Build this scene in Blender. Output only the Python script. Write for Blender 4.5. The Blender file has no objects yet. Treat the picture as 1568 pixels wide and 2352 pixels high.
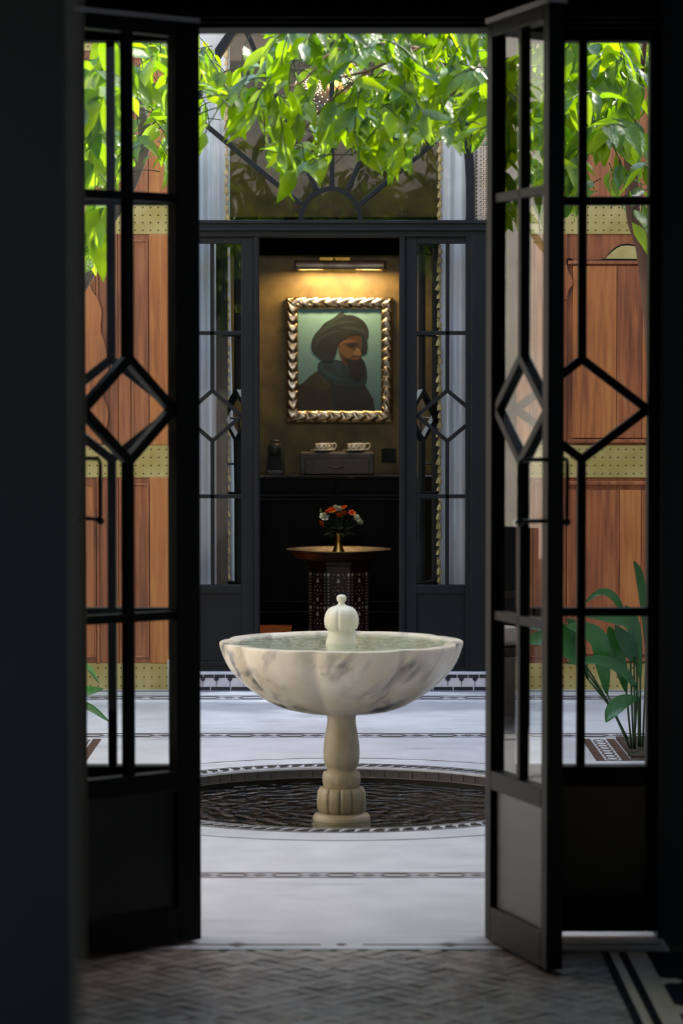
import bpy, bmesh, math, random
from mathutils import Vector, Matrix, noise
random.seed(7)
R = math.radians
SC = bpy.context.scene
COL = SC.collection

# ---------------------------------------------------------------- camera
FPX, HOR, CX, CY, EYE = 6400.0, 900.0, 784.0, 1176.0, 1.6
TILT = math.atan((CY - HOR) / FPX)
cam_d = bpy.data.cameras.new('camera'); cam = bpy.data.objects.new('camera', cam_d); COL.objects.link(cam)
cam.location = (0, 0, EYE); cam.rotation_euler = (math.pi/2 - TILT, 0, 0)
cam_d.sensor_fit = 'VERTICAL'; cam_d.sensor_height = 36.0; cam_d.lens = FPX / 2352 * 36
cam_d.clip_start = 0.05; cam_d.clip_end = 200
cam_d.dof.use_dof = True; cam_d.dof.focus_distance = 13.2; cam_d.dof.aperture_fstop = 4.3
SC.camera = cam

# ---------------------------------------------------------------- sky, sun, exposure
w = bpy.data.worlds.new('sky'); SC.world = w; w.use_nodes = True
nt = w.node_tree; nt.nodes.clear()
sky = nt.nodes.new('ShaderNodeTexSky'); sky.sky_type = 'NISHITA'; sky.sun_disc = False
sky.sun_elevation = R(48); sky.sun_rotation = R(60); sky.air_density = 1.0; sky.dust_density = 1.5
bg = nt.nodes.new('ShaderNodeBackground'); bg.inputs['Strength'].default_value = SKY_STRENGTH = 0.42
wo = nt.nodes.new('ShaderNodeOutputWorld')
nt.links.new(sky.outputs[0], bg.inputs[0]); nt.links.new(bg.outputs[0], wo.inputs[0])
sun_d = bpy.data.lights.new('sun', 'SUN'); sun = bpy.data.objects.new('sun', sun_d); COL.objects.link(sun)
sun_d.energy = 4.6; sun_d.angle = R(0.6); sun_d.color = (1.0, 0.93, 0.8)
sun.rotation_euler = Vector((1.0, 0.6, 1.12)).to_track_quat('Z', 'Y').to_euler()
sun.location = (4, 14, 9)
SC.view_settings.view_transform = 'Standard'; SC.view_settings.look = 'None'
SC.view_settings.gamma = 1.0; SC.view_settings.use_curve_mapping = False
SC.view_settings.exposure = 1.3
SC.cycles.max_bounces = 8; SC.cycles.diffuse_bounces = 4; SC.cycles.glossy_bounces = 4
SC.cycles.transmission_bounces = 6; SC.cycles.transparent_max_bounces = 24
SC.cycles.sample_clamp_indirect = 6.0; SC.cycles.caustics_reflective = False; SC.cycles.caustics_refractive = False
SC.cycles.use_denoising = True

def P(px, py, Y):
    """the point of the place that lies at depth Y along the sight line through (px, py)"""
    u = (px - CX) / FPX; v = (CY - py) / FPX
    dy = math.cos(TILT) + v*math.sin(TILT); dz = v*math.cos(TILT) - math.sin(TILT)
    t = Y / dy
    return Vector((u*t, Y, EYE + dz*t))
def PX(px, Y, py=HOR): return P(px, py, Y).x
def PZ(py, Y): return P(CX, py, Y).z
def proj(p):
    d = Vector(p) - Vector((0, 0, EYE))
    c, s = math.cos(TILT), math.sin(TILT)
    z = d.y*c - d.z*s; up = d.y*s + d.z*c
    return CX + FPX*d.x/z, CY - FPX*up/z

# ---------------------------------------------------------------- materials
def ng(name):
    m = bpy.data.materials.new(name); m.use_nodes = True
    t = m.node_tree; t.nodes.clear()
    o = t.nodes.new('ShaderNodeOutputMaterial')
    return m, t, o
def L(t, a, b): t.links.new(a, b)
def rgb(h):
    h = h.lstrip('#'); c = [int(h[i:i+2], 16)/255 for i in (0, 2, 4)]
    return tuple(x/12.92 if x <= .04045 else ((x+.055)/1.055)**2.4 for x in c) + (1,)
def tex(t, kind, scale=5, detail=4, mapscale=(1,1,1), rot=(0,0,0), coord='Object', dist=0.0):
    tc = t.nodes.new('ShaderNodeTexCoord'); mp = t.nodes.new('ShaderNodeMapping')
    if any(rot):
        mp.vector_type = 'TEXTURE'; mp.inputs['Scale'].default_value = tuple(1/q for q in mapscale)
    else: mp.inputs['Scale'].default_value = mapscale
    mp.inputs['Rotation'].default_value = rot
    n = t.nodes.new(kind); n.inputs['Scale'].default_value = scale
    if 'Detail' in n.inputs: n.inputs['Detail'].default_value = detail
    if 'Distortion' in n.inputs: n.inputs['Distortion'].default_value = dist
    L(t, tc.outputs[coord], mp.inputs[0]); L(t, mp.outputs[0], n.inputs['Vector'])
    return n
def ramp(t, src, stops):
    r = t.nodes.new('ShaderNodeValToRGB'); L(t, src, r.inputs[0])
    e = r.color_ramp.elements
    e[0].position, e[0].color = stops[0]; e[1].position, e[1].color = stops[-1]
    for p, c in stops[1:-1]:
        x = e.new(p); x.color = c
    return r
def mat(name, c1, c2=None, rough=.5, metal=0, scale=8, mapscale=(1,1,1), bump=0, bscale=None, coat=0, coord='Object', detail=5, spec=.5, lo=.35, hi=.65):
    m, t, o = ng(name)
    b = t.nodes.new('ShaderNodeBsdfPrincipled'); L(t, b.outputs[0], o.inputs[0])
    b.inputs['Roughness'].default_value = rough; b.inputs['Metallic'].default_value = metal
    b.inputs['Coat Weight'].default_value = coat; b.inputs['Specular IOR Level'].default_value = spec
    c1 = rgb(c1) if isinstance(c1, str) else c1
    c2 = (rgb(c2) if isinstance(c2, str) else c2) if c2 else tuple(min(1, x*1.25) for x in c1[:3]) + (1,)
    n = tex(t, 'ShaderNodeTexNoise', scale, detail, mapscale, coord=coord)
    r = ramp(t, n.outputs['Fac'], [(lo, c1), (hi, c2)])
    L(t, r.outputs[0], b.inputs['Base Color'])
    if bump:
        n2 = tex(t, 'ShaderNodeTexNoise', bscale or scale*4, 4, mapscale, coord=coord)
        bp = t.nodes.new('ShaderNodeBump'); bp.inputs['Strength'].default_value = bump; bp.inputs['Distance'].default_value = .01
        L(t, n2.outputs['Fac'], bp.inputs['Height']); L(t, bp.outputs[0], b.inputs['Normal'])
    return m
def marble(name, base, base2, vein, rot, amount=.56, rough=.25, scale=5.0, sss=0.0):
    m, t, o = ng(name)
    b = t.nodes.new('ShaderNodeBsdfPrincipled'); L(t, b.outputs[0], o.inputs[0])
    b.inputs['Roughness'].default_value = rough
    n0 = tex(t, 'ShaderNodeTexNoise', 6, 4)
    r0 = ramp(t, n0.outputs['Fac'], [(.35, rgb(base)), (.7, rgb(base2))])
    n1 = tex(t, 'ShaderNodeTexNoise', scale, 6, (5.0, 5.0, .8), rot, dist=.25)
    r1 = ramp(t, n1.outputs['Fac'], [(amount, (0,0,0,1)), (amount+.07, (.45,.45,.45,1)), (amount+.16, (1,1,1,1))])
    n2 = tex(t, 'ShaderNodeTexNoise', 4.2, 2)
    r2 = ramp(t, n2.outputs['Fac'], [(.40, (.05,.05,.05,1)), (.62, (1,1,1,1))])
    mu = t.nodes.new('ShaderNodeMath'); mu.operation = 'MULTIPLY'
    L(t, r1.outputs[0], mu.inputs[0]); L(t, r2.outputs[0], mu.inputs[1])
    mx = t.nodes.new('ShaderNodeMix'); mx.data_type = 'RGBA'
    L(t, mu.outputs[0], mx.inputs[0]); L(t, r0.outputs[0], mx.inputs[6]); mx.inputs[7].default_value = rgb(vein)
    L(t, mx.outputs[2], b.inputs['Base Color'])
    return m
def glass(name, tint=(1,1,1,1), ior=1.5, rough=0.0, bump=0, bscale=30, radial=False, refl=1.0, bdist=.01):
    """a thin sheet: clear body with Fresnel reflection on its outer faces"""
    m, t, o = ng(name)
    tr = t.nodes.new('ShaderNodeBsdfTransparent'); tr.inputs[0].default_value = tint
    gl = t.nodes.new('ShaderNodeBsdfGlossy'); gl.inputs['Roughness'].default_value = rough
    fr = t.nodes.new('ShaderNodeFresnel'); fr.inputs[0].default_value = ior
    ge = t.nodes.new('ShaderNodeNewGeometry')
    s = t.nodes.new('ShaderNodeMath'); s.operation = 'SUBTRACT'; s.inputs[0].default_value = 1
    mu = t.nodes.new('ShaderNodeMath'); mu.operation = 'MULTIPLY'
    m2 = t.nodes.new('ShaderNodeMath'); m2.operation = 'MULTIPLY'; m2.inputs[1].default_value = refl; m2.use_clamp = True
    mx = t.nodes.new('ShaderNodeMixShader')
    L(t, ge.outputs['Backfacing'], s.inputs[1]); L(t, fr.outputs[0], mu.inputs[0]); L(t, s.outputs[0], mu.inputs[1])
    L(t, mu.outputs[0], m2.inputs[0]); L(t, m2.outputs[0], mx.inputs[0]); L(t, tr.outputs[0], mx.inputs[1]); L(t, gl.outputs[0], mx.inputs[2]); L(t, mx.outputs[0], o.inputs[0])
    if bump:
        n2 = tex(t, 'ShaderNodeTexNoise', bscale, 3, dist=.6)
        h = n2.outputs['Fac']
        if radial:
            tc = t.nodes.new('ShaderNodeTexCoord'); wv = t.nodes.new('ShaderNodeTexWave')
            wv.wave_type = 'RINGS'; wv.rings_direction = 'Z'; wv.inputs['Scale'].default_value = 3.2
            wv.inputs['Distortion'].default_value = 9; wv.inputs['Detail'].default_value = 3; wv.inputs['Detail Scale'].default_value = 2.2
            L(t, tc.outputs['Object'], wv.inputs[0])
            ad = t.nodes.new('ShaderNodeMath'); ad.operation = 'MULTIPLY_ADD'; ad.inputs[1].default_value = .3; L(t, h, ad.inputs[2]); L(t, wv.outputs['Fac'], ad.inputs[0]); h = ad.outputs[0]
        bp = t.nodes.new('ShaderNodeBump'); bp.inputs['Strength'].default_value = bump; bp.inputs['Distance'].default_value = bdist
        L(t, h, bp.inputs['Height']); L(t, bp.outputs[0], gl.inputs['Normal']); L(t, bp.outputs[0], fr.inputs['Normal'])
    return m
def leafmat(name, top, lit, rough=.35, trans=.45):
    m, t, o = ng(name)
    b = t.nodes.new('ShaderNodeBsdfPrincipled'); b.inputs['Roughness'].default_value = rough
    b.inputs['Specular IOR Level'].default_value = .6
    tl = t.nodes.new('ShaderNodeBsdfTranslucent')
    oi = t.nodes.new('ShaderNodeObjectInfo')
    n = tex(t, 'ShaderNodeTexNoise', 1.3, 2, coord='Object')
    ad = t.nodes.new('ShaderNodeMath'); ad.operation = 'MULTIPLY_ADD'; ad.inputs[1].default_value = .55; L(t, oi.outputs['Random'], ad.inputs[0]); L(t, n.outputs['Fac'], ad.inputs[2])
    r1 = ramp(t, ad.outputs[0], [(.4, rgb(top[0])), (.95, rgb(top[1]))])
    r2 = ramp(t, ad.outputs[0], [(.4, rgb(lit[0])), (.95, rgb(lit[1]))])
    L(t, r1.outputs[0], b.inputs['Base Color']); L(t, r2.outputs[0], tl.inputs[0])
    wv = tex(t, 'ShaderNodeTexNoise', 14, 3, (1, .5, 1))
    bp = t.nodes.new('ShaderNodeBump'); bp.inputs['Strength'].default_value = .25; bp.inputs['Distance'].default_value = .05
    L(t, wv.outputs['Fac'], bp.inputs['Height']); L(t, bp.outputs[0], b.inputs['Normal'])
    mx = t.nodes.new('ShaderNodeMixShader'); mx.inputs[0].default_value = trans
    L(t, b.outputs[0], mx.inputs[1]); L(t, tl.outputs[0], mx.inputs[2]); L(t, mx.outputs[0], o.inputs[0])
    return m
def wood(name, c1, c2, c3, rough=.45, streak=(14, 14, .9), coat=0.0):
    m, t, o = ng(name)
    b = t.nodes.new('ShaderNodeBsdfPrincipled'); L(t, b.outputs[0], o.inputs[0]); b.inputs['Roughness'].default_value = rough
    b.inputs['Coat Weight'].default_value = coat
    n = tex(t, 'ShaderNodeTexNoise', 3, 6, streak, dist=.3, coord='Object')
    n2 = tex(t, 'ShaderNodeTexNoise', 1.2, 3, (2.5, 2.5, .7))
    ad = t.nodes.new('ShaderNodeMath'); ad.operation = 'MULTIPLY_ADD'; ad.inputs[1].default_value = .5; ad.inputs[2].default_value = 0
    L(t, n.outputs['Fac'], ad.inputs[0])
    ad2 = t.nodes.new('ShaderNodeMath'); ad2.operation = 'MULTIPLY_ADD'; ad2.inputs[1].default_value = .5
    L(t, n2.outputs['Fac'], ad2.inputs[0]); L(t, ad.outputs[0], ad2.inputs[2])
    r = ramp(t, ad2.outputs[0], [(.34, rgb(c1)), (.5, rgb(c2)), (.64, rgb(c3))])
    L(t, r.outputs[0], b.inputs['Base Color'])
    bp = t.nodes.new('ShaderNodeBump'); bp.inputs['Strength'].default_value = .2; bp.inputs['Distance'].default_value = .004
    L(t, n.outputs['Fac'], bp.inputs['Height']); L(t, bp.outputs[0], b.inputs['Normal'])
    return m
def glow(name, col, s):
    m, t, o = ng(name); e = t.nodes.new('ShaderNodeEmission'); e.inputs[0].default_value = col; e.inputs[1].default_value = s
    L(t, e.outputs[0], o.inputs[0]); return m

M = {}
M['black_paint'] = mat('black_paint', '#080909', '#0d0e0e', rough=.5, bump=.03, scale=5, bscale=60, spec=.14)
M['black_panel'] = mat('black_panel_paint', '#0b0c0c', '#111212', rough=.4, bump=.02, scale=5, bscale=60, spec=.5)
M['slate_paint'] = mat('slate_paint', '#0c0e10', '#101315', rough=.45, bump=.04, scale=4, bscale=50, spec=.22)
M['steel_light'] = mat('light_steel', '#8a8a86', '#b4b4ae', rough=.35, metal=.6)
M['black_iron'] = mat('black_iron', '#060606', '#101010', rough=.4, metal=.3)
M['chrome'] = mat('chrome', '#d8d8d8', rough=.12, metal=1)
M['pane'] = glass('window_glass', (.97, .985, .975, 1), 1.5)
M['pane_far'] = glass('window_glass_far', (.97, .985, .975, 1), 1.52, refl=1.15)
M['floor_marble'] = marble('floor_marble', '#bfc0c3', '#d0d1d4', '#a9a9ac', (0, R(88), 0), .56, rough=.34, scale=2.2)
M['fountain_marble'] = marble('fountain_marble', '#d2c4aa', '#e4dccb', '#2e2f3a', (0, R(33), 0), .485, rough=.3, scale=3.2)
M['finial_marble'] = marble('finial_marble', '#d6d0bc', '#e6e2d4', '#8a8676', (0, R(10), 0), .62, rough=.3, scale=3.0)
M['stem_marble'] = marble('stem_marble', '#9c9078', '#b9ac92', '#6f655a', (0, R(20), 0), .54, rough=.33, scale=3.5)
M['inlay_black'] = mat('inlay_black', '#1a1718', '#2b2627', rough=.35, scale=30)
M['inlay_brown'] = mat('inlay_brown', '#3c2c27', '#544038', rough=.4, scale=30)
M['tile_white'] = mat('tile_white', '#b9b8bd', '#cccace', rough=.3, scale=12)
M['tile_black'] = mat('tile_black', '#14151b', '#23242c', rough=.22, scale=12)
M['pool_tile'] = mat('pool_tile', '#45413f', '#5d5955', rough=.25, scale=9)
M['pool_bottom'] = mat('pool_bottom', '#282d26', '#56481f', rough=.4, scale=9, lo=.45, hi=.75)
M['water'] = glass('pool_water', (.60, .63, .56, 1), 1.34, rough=.02, bump=1.0, bscale=13, radial=True, refl=1.4, bdist=.045)
M['basin_water'] = glass('basin_water', (.86, .95, .90, 1), 1.34, rough=.03, bump=.28, bscale=20, radial=True)
M['cedar'] = wood('cedar_wood', '#5a2d18', '#8d4c26', '#a9683a', rough=.42)
M['cedar_light'] = wood('cedar_wood_light', '#7a4222', '#a9622f', '#b97c3e', rough=.4)
M['brass_sheet'] = mat('brass_sheet', '#a08a48', '#b8a468', rough=.5, metal=.15, scale=6, bump=.05)
M['nail'] = mat('brass_nail', '#4a3a1a', '#6a582e', rough=.25, metal=.8)
M['plaster'] = mat('white_plaster', '#b5aea2', '#cfc8bb', rough=.8, scale=3, bump=.2, bscale=30)
M['carved'] = mat('carved_plaster', '#cdb79a', '#e0ceb4', rough=.75, scale=6)
M['charcoal_wall'] = mat('charcoal_wall', '#17191d', '#1e2126', rough=.55, scale=2, bump=.1)
M['brown_plaster'] = mat('brown_plaster', '#4e4226', '#7c6838', rough=.6, scale=5, bump=.15, bscale=14)
M['black_lacquer'] = mat('black_lacquer', '#040404', '#080808', rough=.22, spec=.16)
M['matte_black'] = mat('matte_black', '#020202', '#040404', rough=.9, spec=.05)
M['bark'] = mat('bark', '#4e4238', '#7c6c5c', rough=.85, scale=10, mapscale=(1,1,.3), bump=.6)
M['bark_red'] = mat('bark_red', '#4a3028', '#6b4a3a', rough=.8, scale=10, mapscale=(1,1,.3), bump=.5)
M['leaf'] = leafmat('citrus_leaf', ('#163810', '#2f5c1e'), ('#5a8c02', '#c6e808'), .28, .5)
M['leaf_broad'] = leafmat('broad_leaf', ('#1a4420', '#33663a'), ('#2e6a1c', '#4c8a2a'), .3, .18)
M['soil'] = mat('soil', '#2a1e16', '#41301f', rough=.95, scale=20, bump=.8)
M['curtain'] = mat('curtain_cloth', '#d4d4d6', '#e4e4e6', rough=.85, scale=3, bump=.05)
def cloth(name, c1, c2, tr=.45):
    m, t, o = ng(name); d = t.nodes.new('ShaderNodeBsdfDiffuse'); l = t.nodes.new('ShaderNodeBsdfTranslucent')
    n = tex(t, 'ShaderNodeTexNoise', 3, 3); r = ramp(t, n.outputs['Fac'], [(.35, rgb(c1)), (.65, rgb(c2))])
    mx = t.nodes.new('ShaderNodeMixShader'); mx.inputs[0].default_value = tr
    L(t, r.outputs[0], d.inputs[0]); L(t, r.outputs[0], l.inputs[0]); L(t, d.outputs[0], mx.inputs[1]); L(t, l.outputs[0], mx.inputs[2]); L(t, mx.outputs[0], o.inputs[0]); return m
M['curtain'] = cloth('curtain_cloth', '#e6e6ea', '#f0f0f4', .38)
M['fringe'] = mat('gold_fringe', '#a87e42', '#d6b77c', rough=.7, scale=18)
M['gilt'] = mat('gilt_silver', '#b49a74', '#e0d0b8', rough=.27, metal=1, scale=20)
M['brass'] = mat('aged_brass', '#5a4626', '#8c7040', rough=.3, metal=1, scale=12)
M['bright_brass'] = mat('bright_brass', '#b0803a', '#d9a85c', rough=.2, metal=1)
M['pewter'] = mat('dark_pewter', '#7a6e60', '#a09484', rough=.42, metal=.9, scale=16)
M['dark_wood'] = wood('dark_inlaid_wood', '#1a0c09', '#2a1410', '#3a1e17', rough=.4)
M['bone'] = mat('bone_inlay', '#bfb79c', '#dcd5bd', rough=.45, scale=30)
M['porcelain'] = mat('porcelain', '#d9cfb6', '#e6dec8', rough=.15, scale=10)
M['cobalt'] = mat('cobalt_glaze', '#1c2040', '#2d3160', rough=.2)
M['leather'] = mat('taupe_leather', '#494038', '#564c42', rough=.5, scale=40, bump=.1)
M['machine'] = mat('graphite_plastic', '#3c3a36', '#4a4842', rough=.35)
M['machine_black'] = mat('machine_black', '#0a0a0a', '#121212', rough=.2)
M['counter_stone'] = marble('black_marble', '#0c0c0d', '#141414', '#9a8468', (0, R(30), R(40)), .60, rough=.15, scale=3)
M['petal_white'] = mat('petal_white', '#c9c9a8', '#e8e8d2', rough=.6, scale=30)
M['petal_orange'] = mat('petal_orange', '#e0240c', '#f6a012', rough=.5, scale=22, lo=.4, hi=.6)
M['sepal'] = mat('green_stem', '#142a0c', '#27441a', rough=.5, scale=14)
M['bud'] = mat('green_bud', '#4c6a24', '#7c8e3c', rough=.5, scale=14)
M['rug'] = mat('rug_wool', '#8a3414', '#c8702c', rough=.9, scale=14)
M['floor_tile'] = mat('floor_tile', '#7c766e', '#a2988c', rough=.38, scale=9, bump=.6, bscale=22)
M['floor_tile_b'] = mat('floor_tile_dark', '#625a52', '#887b6f', rough=.42, scale=9, bump=.6, bscale=22)
M['grout'] = mat('grout', '#1d1c1b', '#2b2a28', rough=.9)
# ---------------------------------------------------------------- mesh helpers
class MB:
    def __init__(s): s.v = []; s.f = []
    def add(s, vs, fs):
        o = len(s.v); s.v += [tuple(x) for x in vs]; s.f += [tuple(i+o for i in f) for f in fs]; return s
    def box(s, x0, x1, y0, y1, z0, z1):
        x0, x1 = min(x0,x1), max(x0,x1); y0, y1 = min(y0,y1), max(y0,y1); z0, z1 = min(z0,z1), max(z0,z1)
        return s.add([(x0,y0,z0),(x1,y0,z0),(x1,y1,z0),(x0,y1,z0),(x0,y0,z1),(x1,y0,z1),(x1,y1,z1),(x0,y1,z1)],
                     [(0,3,2,1),(4,5,6,7),(0,1,5,4),(1,2,6,5),(2,3,7,6),(3,0,4,7)])
    def prism(s, poly, y0, y1):
        """polygon in XZ (list of (x,z)) extruded along Y"""
        a = sum(poly[i][0]*poly[(i+1) % len(poly)][1] - poly[(i+1) % len(poly)][0]*poly[i][1] for i in range(len(poly)))
        if a < 0: poly = poly[::-1]
        if y0 > y1: y0, y1 = y1, y0
        n = len(poly)
        vs = [(x, y0, z) for x, z in poly] + [(x, y1, z) for x, z in poly]
        fs = [tuple(range(n)), tuple(range(2*n-1, n-1, -1))] + [(i, i+n, (i+1) % n + n, (i+1) % n) for i in range(n)]
        return s.add(vs, fs)
    def slab(s, poly, z0, z1):
        """polygon in XY extruded along Z"""
        a = sum(poly[i][0]*poly[(i+1) % len(poly)][1] - poly[(i+1) % len(poly)][0]*poly[i][1] for i in range(len(poly)))
        if a < 0: poly = poly[::-1]
        n = len(poly)
        vs = [(x, y, z0) for x, y in poly] + [(x, y, z1) for x, y in poly]
        fs = [tuple(range(n-1, -1, -1)), tuple(range(n, 2*n))] + [(i, (i+1) % n, (i+1) % n + n, i+n) for i in range(n)]
        return s.add(vs, fs)
    def bar(s, p, q, wd, y0, y1):
        """straight bar in the XZ plane between two points"""
        p, q = Vector(p), Vector(q); d = (q-p).normalized(); n = Vector((-d.y, d.x))*wd/2
        return s.prism([tuple(p+n), tuple(p-n), tuple(q-n), tuple(q+n)], y0, y1)
    def lathe(s, prof, c=(0,0,0), seg=32, fn=None, cap0=False, cap1=False):
        vs = []; fs = []; n = len(prof)
        for i in range(seg):
            a = 2*math.pi*i/seg
            for k, (r, z) in enumerate(prof):
                rr = r*(fn(a, r, z, k) if fn else 1)
                vs.append((c[0]+rr*math.cos(a), c[1]+rr*math.sin(a), c[2]+z))
        for i in range(seg):
            j = (i+1) % seg
            for k in range(n-1): fs.append((i*n+k, j*n+k, j*n+k+1, i*n+k+1))
        if cap0: fs.append(tuple(i*n for i in range(seg-1, -1, -1)))
        if cap1: fs.append(tuple(i*n+n-1 for i in range(seg)))
        return s.add(vs, fs)
    def tube(s, pts, rad, seg=8, caps=True):
        pts = [Vector(p) for p in pts]; n = len(pts)
        if not hasattr(rad, '__len__'): rad = [rad]*n
        vs = []; fs = []; up = None
        for i, p in enumerate(pts):
            d = (pts[min(i+1, n-1)] - pts[max(i-1, 0)]).normalized()
            if up is None: up = d.orthogonal().normalized()
            up = (up - d*up.dot(d)).normalized(); b = d.cross(up)
            for k in range(seg):
                a = 2*math.pi*k/seg; vs.append(p + (up*math.cos(a) + b*math.sin(a))*rad[i])
        for i in range(n-1):
            for k in range(seg):
                l = (k+1) % seg; fs.append((i*seg+k, i*seg+l, (i+1)*seg+l, (i+1)*seg+k))
        if caps: fs += [tuple(range(seg-1, -1, -1)), tuple((n-1)*seg+k for k in range(seg))]
        return s.add(vs, fs)
    def ball(s, c, r, seg=12, rings=8, sz=1.0):
        prof = [(max(r*math.sin(math.pi*k/rings), r*.01), -r*sz*math.cos(math.pi*k/rings)) for k in range(rings+1)]
        return s.lathe(prof, c, seg, cap0=True, cap1=True)
    def build(s, name, m, parent=None, smooth=False, bevel=0, kind=None, label=None, local=False):
        o0 = Vector(parent['_o']) if (parent is not None and '_o' in parent.keys() and not local) else Vector((0,0,0))
        if parent is None and not local:
            xs = [v[0] for v in s.v]; ys = [v[1] for v in s.v]; zs = [v[2] for v in s.v]
            o0 = Vector(((min(xs)+max(xs))/2, (min(ys)+max(ys))/2, min(zs)))
        me = bpy.data.meshes.new(name)
        me.from_pydata([(v[0]-o0.x, v[1]-o0.y, v[2]-o0.z) for v in s.v], [], s.f)
        me.materials.append(m)
        if smooth: me.polygons.foreach_set('use_smooth', [True]*len(me.polygons))
        me.update()
        o = bpy.data.objects.new(name, me); COL.objects.link(o)
        if parent is not None:
            o.parent = parent; o['_o'] = parent['_o'] if '_o' in parent.keys() else (0,0,0)
        else:
            o.location = o0; o['_o'] = tuple(o0)
        if bevel:
            b = o.modifiers.new('bevel', 'BEVEL'); b.width = bevel; b.segments = 2; b.limit_method = 'ANGLE'; b.angle_limit = R(40)
        if smooth == 'auto' or (bevel and smooth):
            pass
        if kind: o['kind'] = kind
        if label: o['label'] = label
        return o
def tag(o, label, cat, group=None, kind=None):
    o['label'] = label; o['category'] = cat
    if group: o['group'] = group
    if kind: o['kind'] = kind
    return o
def empty(name, loc, label, cat, group=None, kind=None, rz=0):
    o = bpy.data.objects.new(name, None); COL.objects.link(o); o.location = loc; o.rotation_euler = (0, 0, rz)
    o.empty_display_size = .1
    o['_o'] = tuple(loc) if rz == 0 else (0.0, 0.0, 0.0)
    return tag(o, label, cat, group, kind)
def piece(src, loc, parent, rot=None, scale=None):
    c = src.copy(); COL.objects.link(c); c.parent = parent
    o0 = Vector(parent['_o']); c.location = Vector(loc) - o0
    if rot is not None: c.rotation_euler = rot
    if scale is not None: c.scale = scale
    return c
def first_piece(name, mb, m, loc, parent, rot=None, scale=None, smooth=False):
    """a piece whose mesh is centred on its own origin"""
    o = mb.build(name, m, None, local=True, smooth=smooth)
    o.parent = parent; o.location = Vector(loc) - Vector(parent['_o'])
    if rot is not None: o.rotation_euler = rot
    if scale is not None: o.scale = scale
    return o
def interp(x, pts):
    if x <= pts[0][0]: return pts[0][1]
    for (a, b), (c, d) in zip(pts, pts[1:]):
        if x <= c: return b + (d-b)*(x-a)/(c-a)
    return pts[-1][1]
def spline(pts, n=6):
    """Catmull-Rom through points"""
    pts = [Vector(p) for p in pts]; q = [pts[0]*2-pts[1]] + pts + [pts[-1]*2-pts[-2]]; out = []
    for i in range(1, len(q)-2):
        for k in range(n):
            t = k/n; a, b, c, d = q[i-1], q[i], q[i+1], q[i+2]
            out.append(.5*((2*b) + (c-a)*t + (2*a-5*b+4*c-d)*t*t + (3*b-a-3*c+d)*t**3))
    out.append(pts[-1]); return out

# ================================================================ THE SETTING
YF = 15.0                                   # plane of the far facade
FX = PX(758, YF)                            # middle of the portal

# ---- courtyard floor: marble round the pool
PCX, PCY, PR = 0.0, 11.0, 0.83
mb = MB(); angs = sorted([2*math.pi*i/96 for i in range(96)] + [math.atan2(b-PCY, a) % (2*math.pi) for a in (-3.2, 3.2) for b in (8.12, 15.0)])
def rect_hit(a):
    c, s_ = math.cos(a), math.sin(a); ts = []
    if abs(c) > 1e-9: ts.append((3.2 if c > 0 else -3.2)/c)
    if abs(s_) > 1e-9: ts.append(((15.0 if s_ > 0 else 8.12)-PCY)/s_)
    t = min(t for t in ts if t > 0); return (t*c, PCY+t*s_)
n = len(angs); vs = []
for a in angs:
    x, y = rect_hit(a)
    vs += [(PR*math.cos(a), PCY+PR*math.sin(a), 0), (x, y, 0), (PR*math.cos(a), PCY+PR*math.sin(a), -.04), (x, y, -.04)]
fs = []
for i in range(n):
    j = (i+1) % n
    fs += [(4*i, 4*i+1, 4*j+1, 4*j), (4*i+2, 4*i, 4*j, 4*j+2)]
mb.add(vs, fs)
court = mb.build('floor_courtyard', M['floor_marble']); court.location = (0, PCY, 0); court['_o'] = (0, PCY, 0)
for v in court.data.vertices: pass
_o = Vector(((min(v[0] for v in vs)+max(v[0] for v in vs))/2, (min(v[1] for v in vs)+max(v[1] for v in vs))/2, -.04))
court.location = _o; court['_o'] = tuple(_o)
tag(court, 'pale marble courtyard floor with dark inlaid bands around the pool', 'floor', kind='structure')

# inlaid bands: two thin lines with a chain of lozenges and long hexagons between
def outline(poly, wd):
    """closed outline strip in XY from a polygon, thin slab"""
    m_ = MB(); c = Vector((sum(p[0] for p in poly)/len(poly), sum(p[1] for p in poly)/len(poly))); n_ = len(poly)
    inner = []
    for i in range(n_):
        a, b, d = Vector(poly[i-1]), Vector(poly[i]), Vector(poly[(i+1) % n_])
        e1 = (b-a).normalized(); e2 = (d-b).normalized(); n1 = Vector((-e1.y, e1.x)); n2 = Vector((-e2.y, e2.x))
        bis = (n1+n2).normalized(); k = wd/max(.35, bis.dot(n1)); inner.append(b + bis*k)
    vs = [(p[0], p[1], .0015) for p in poly] + [(p.x, p.y, .0015) for p in inner] + [(p[0], p[1], 0) for p in poly] + [(p.x, p.y, 0) for p in inner]
    fs = []
    for i in range(n_):
        j = (i+1) % n_
        fs += [(i, j, j+n_, i+n_), (i, i+2*n_, j+2*n_, j), (i+n_, j+n_, j+3*n_, i+3*n_)]
    m_.add(vs, fs); return m_
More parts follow.
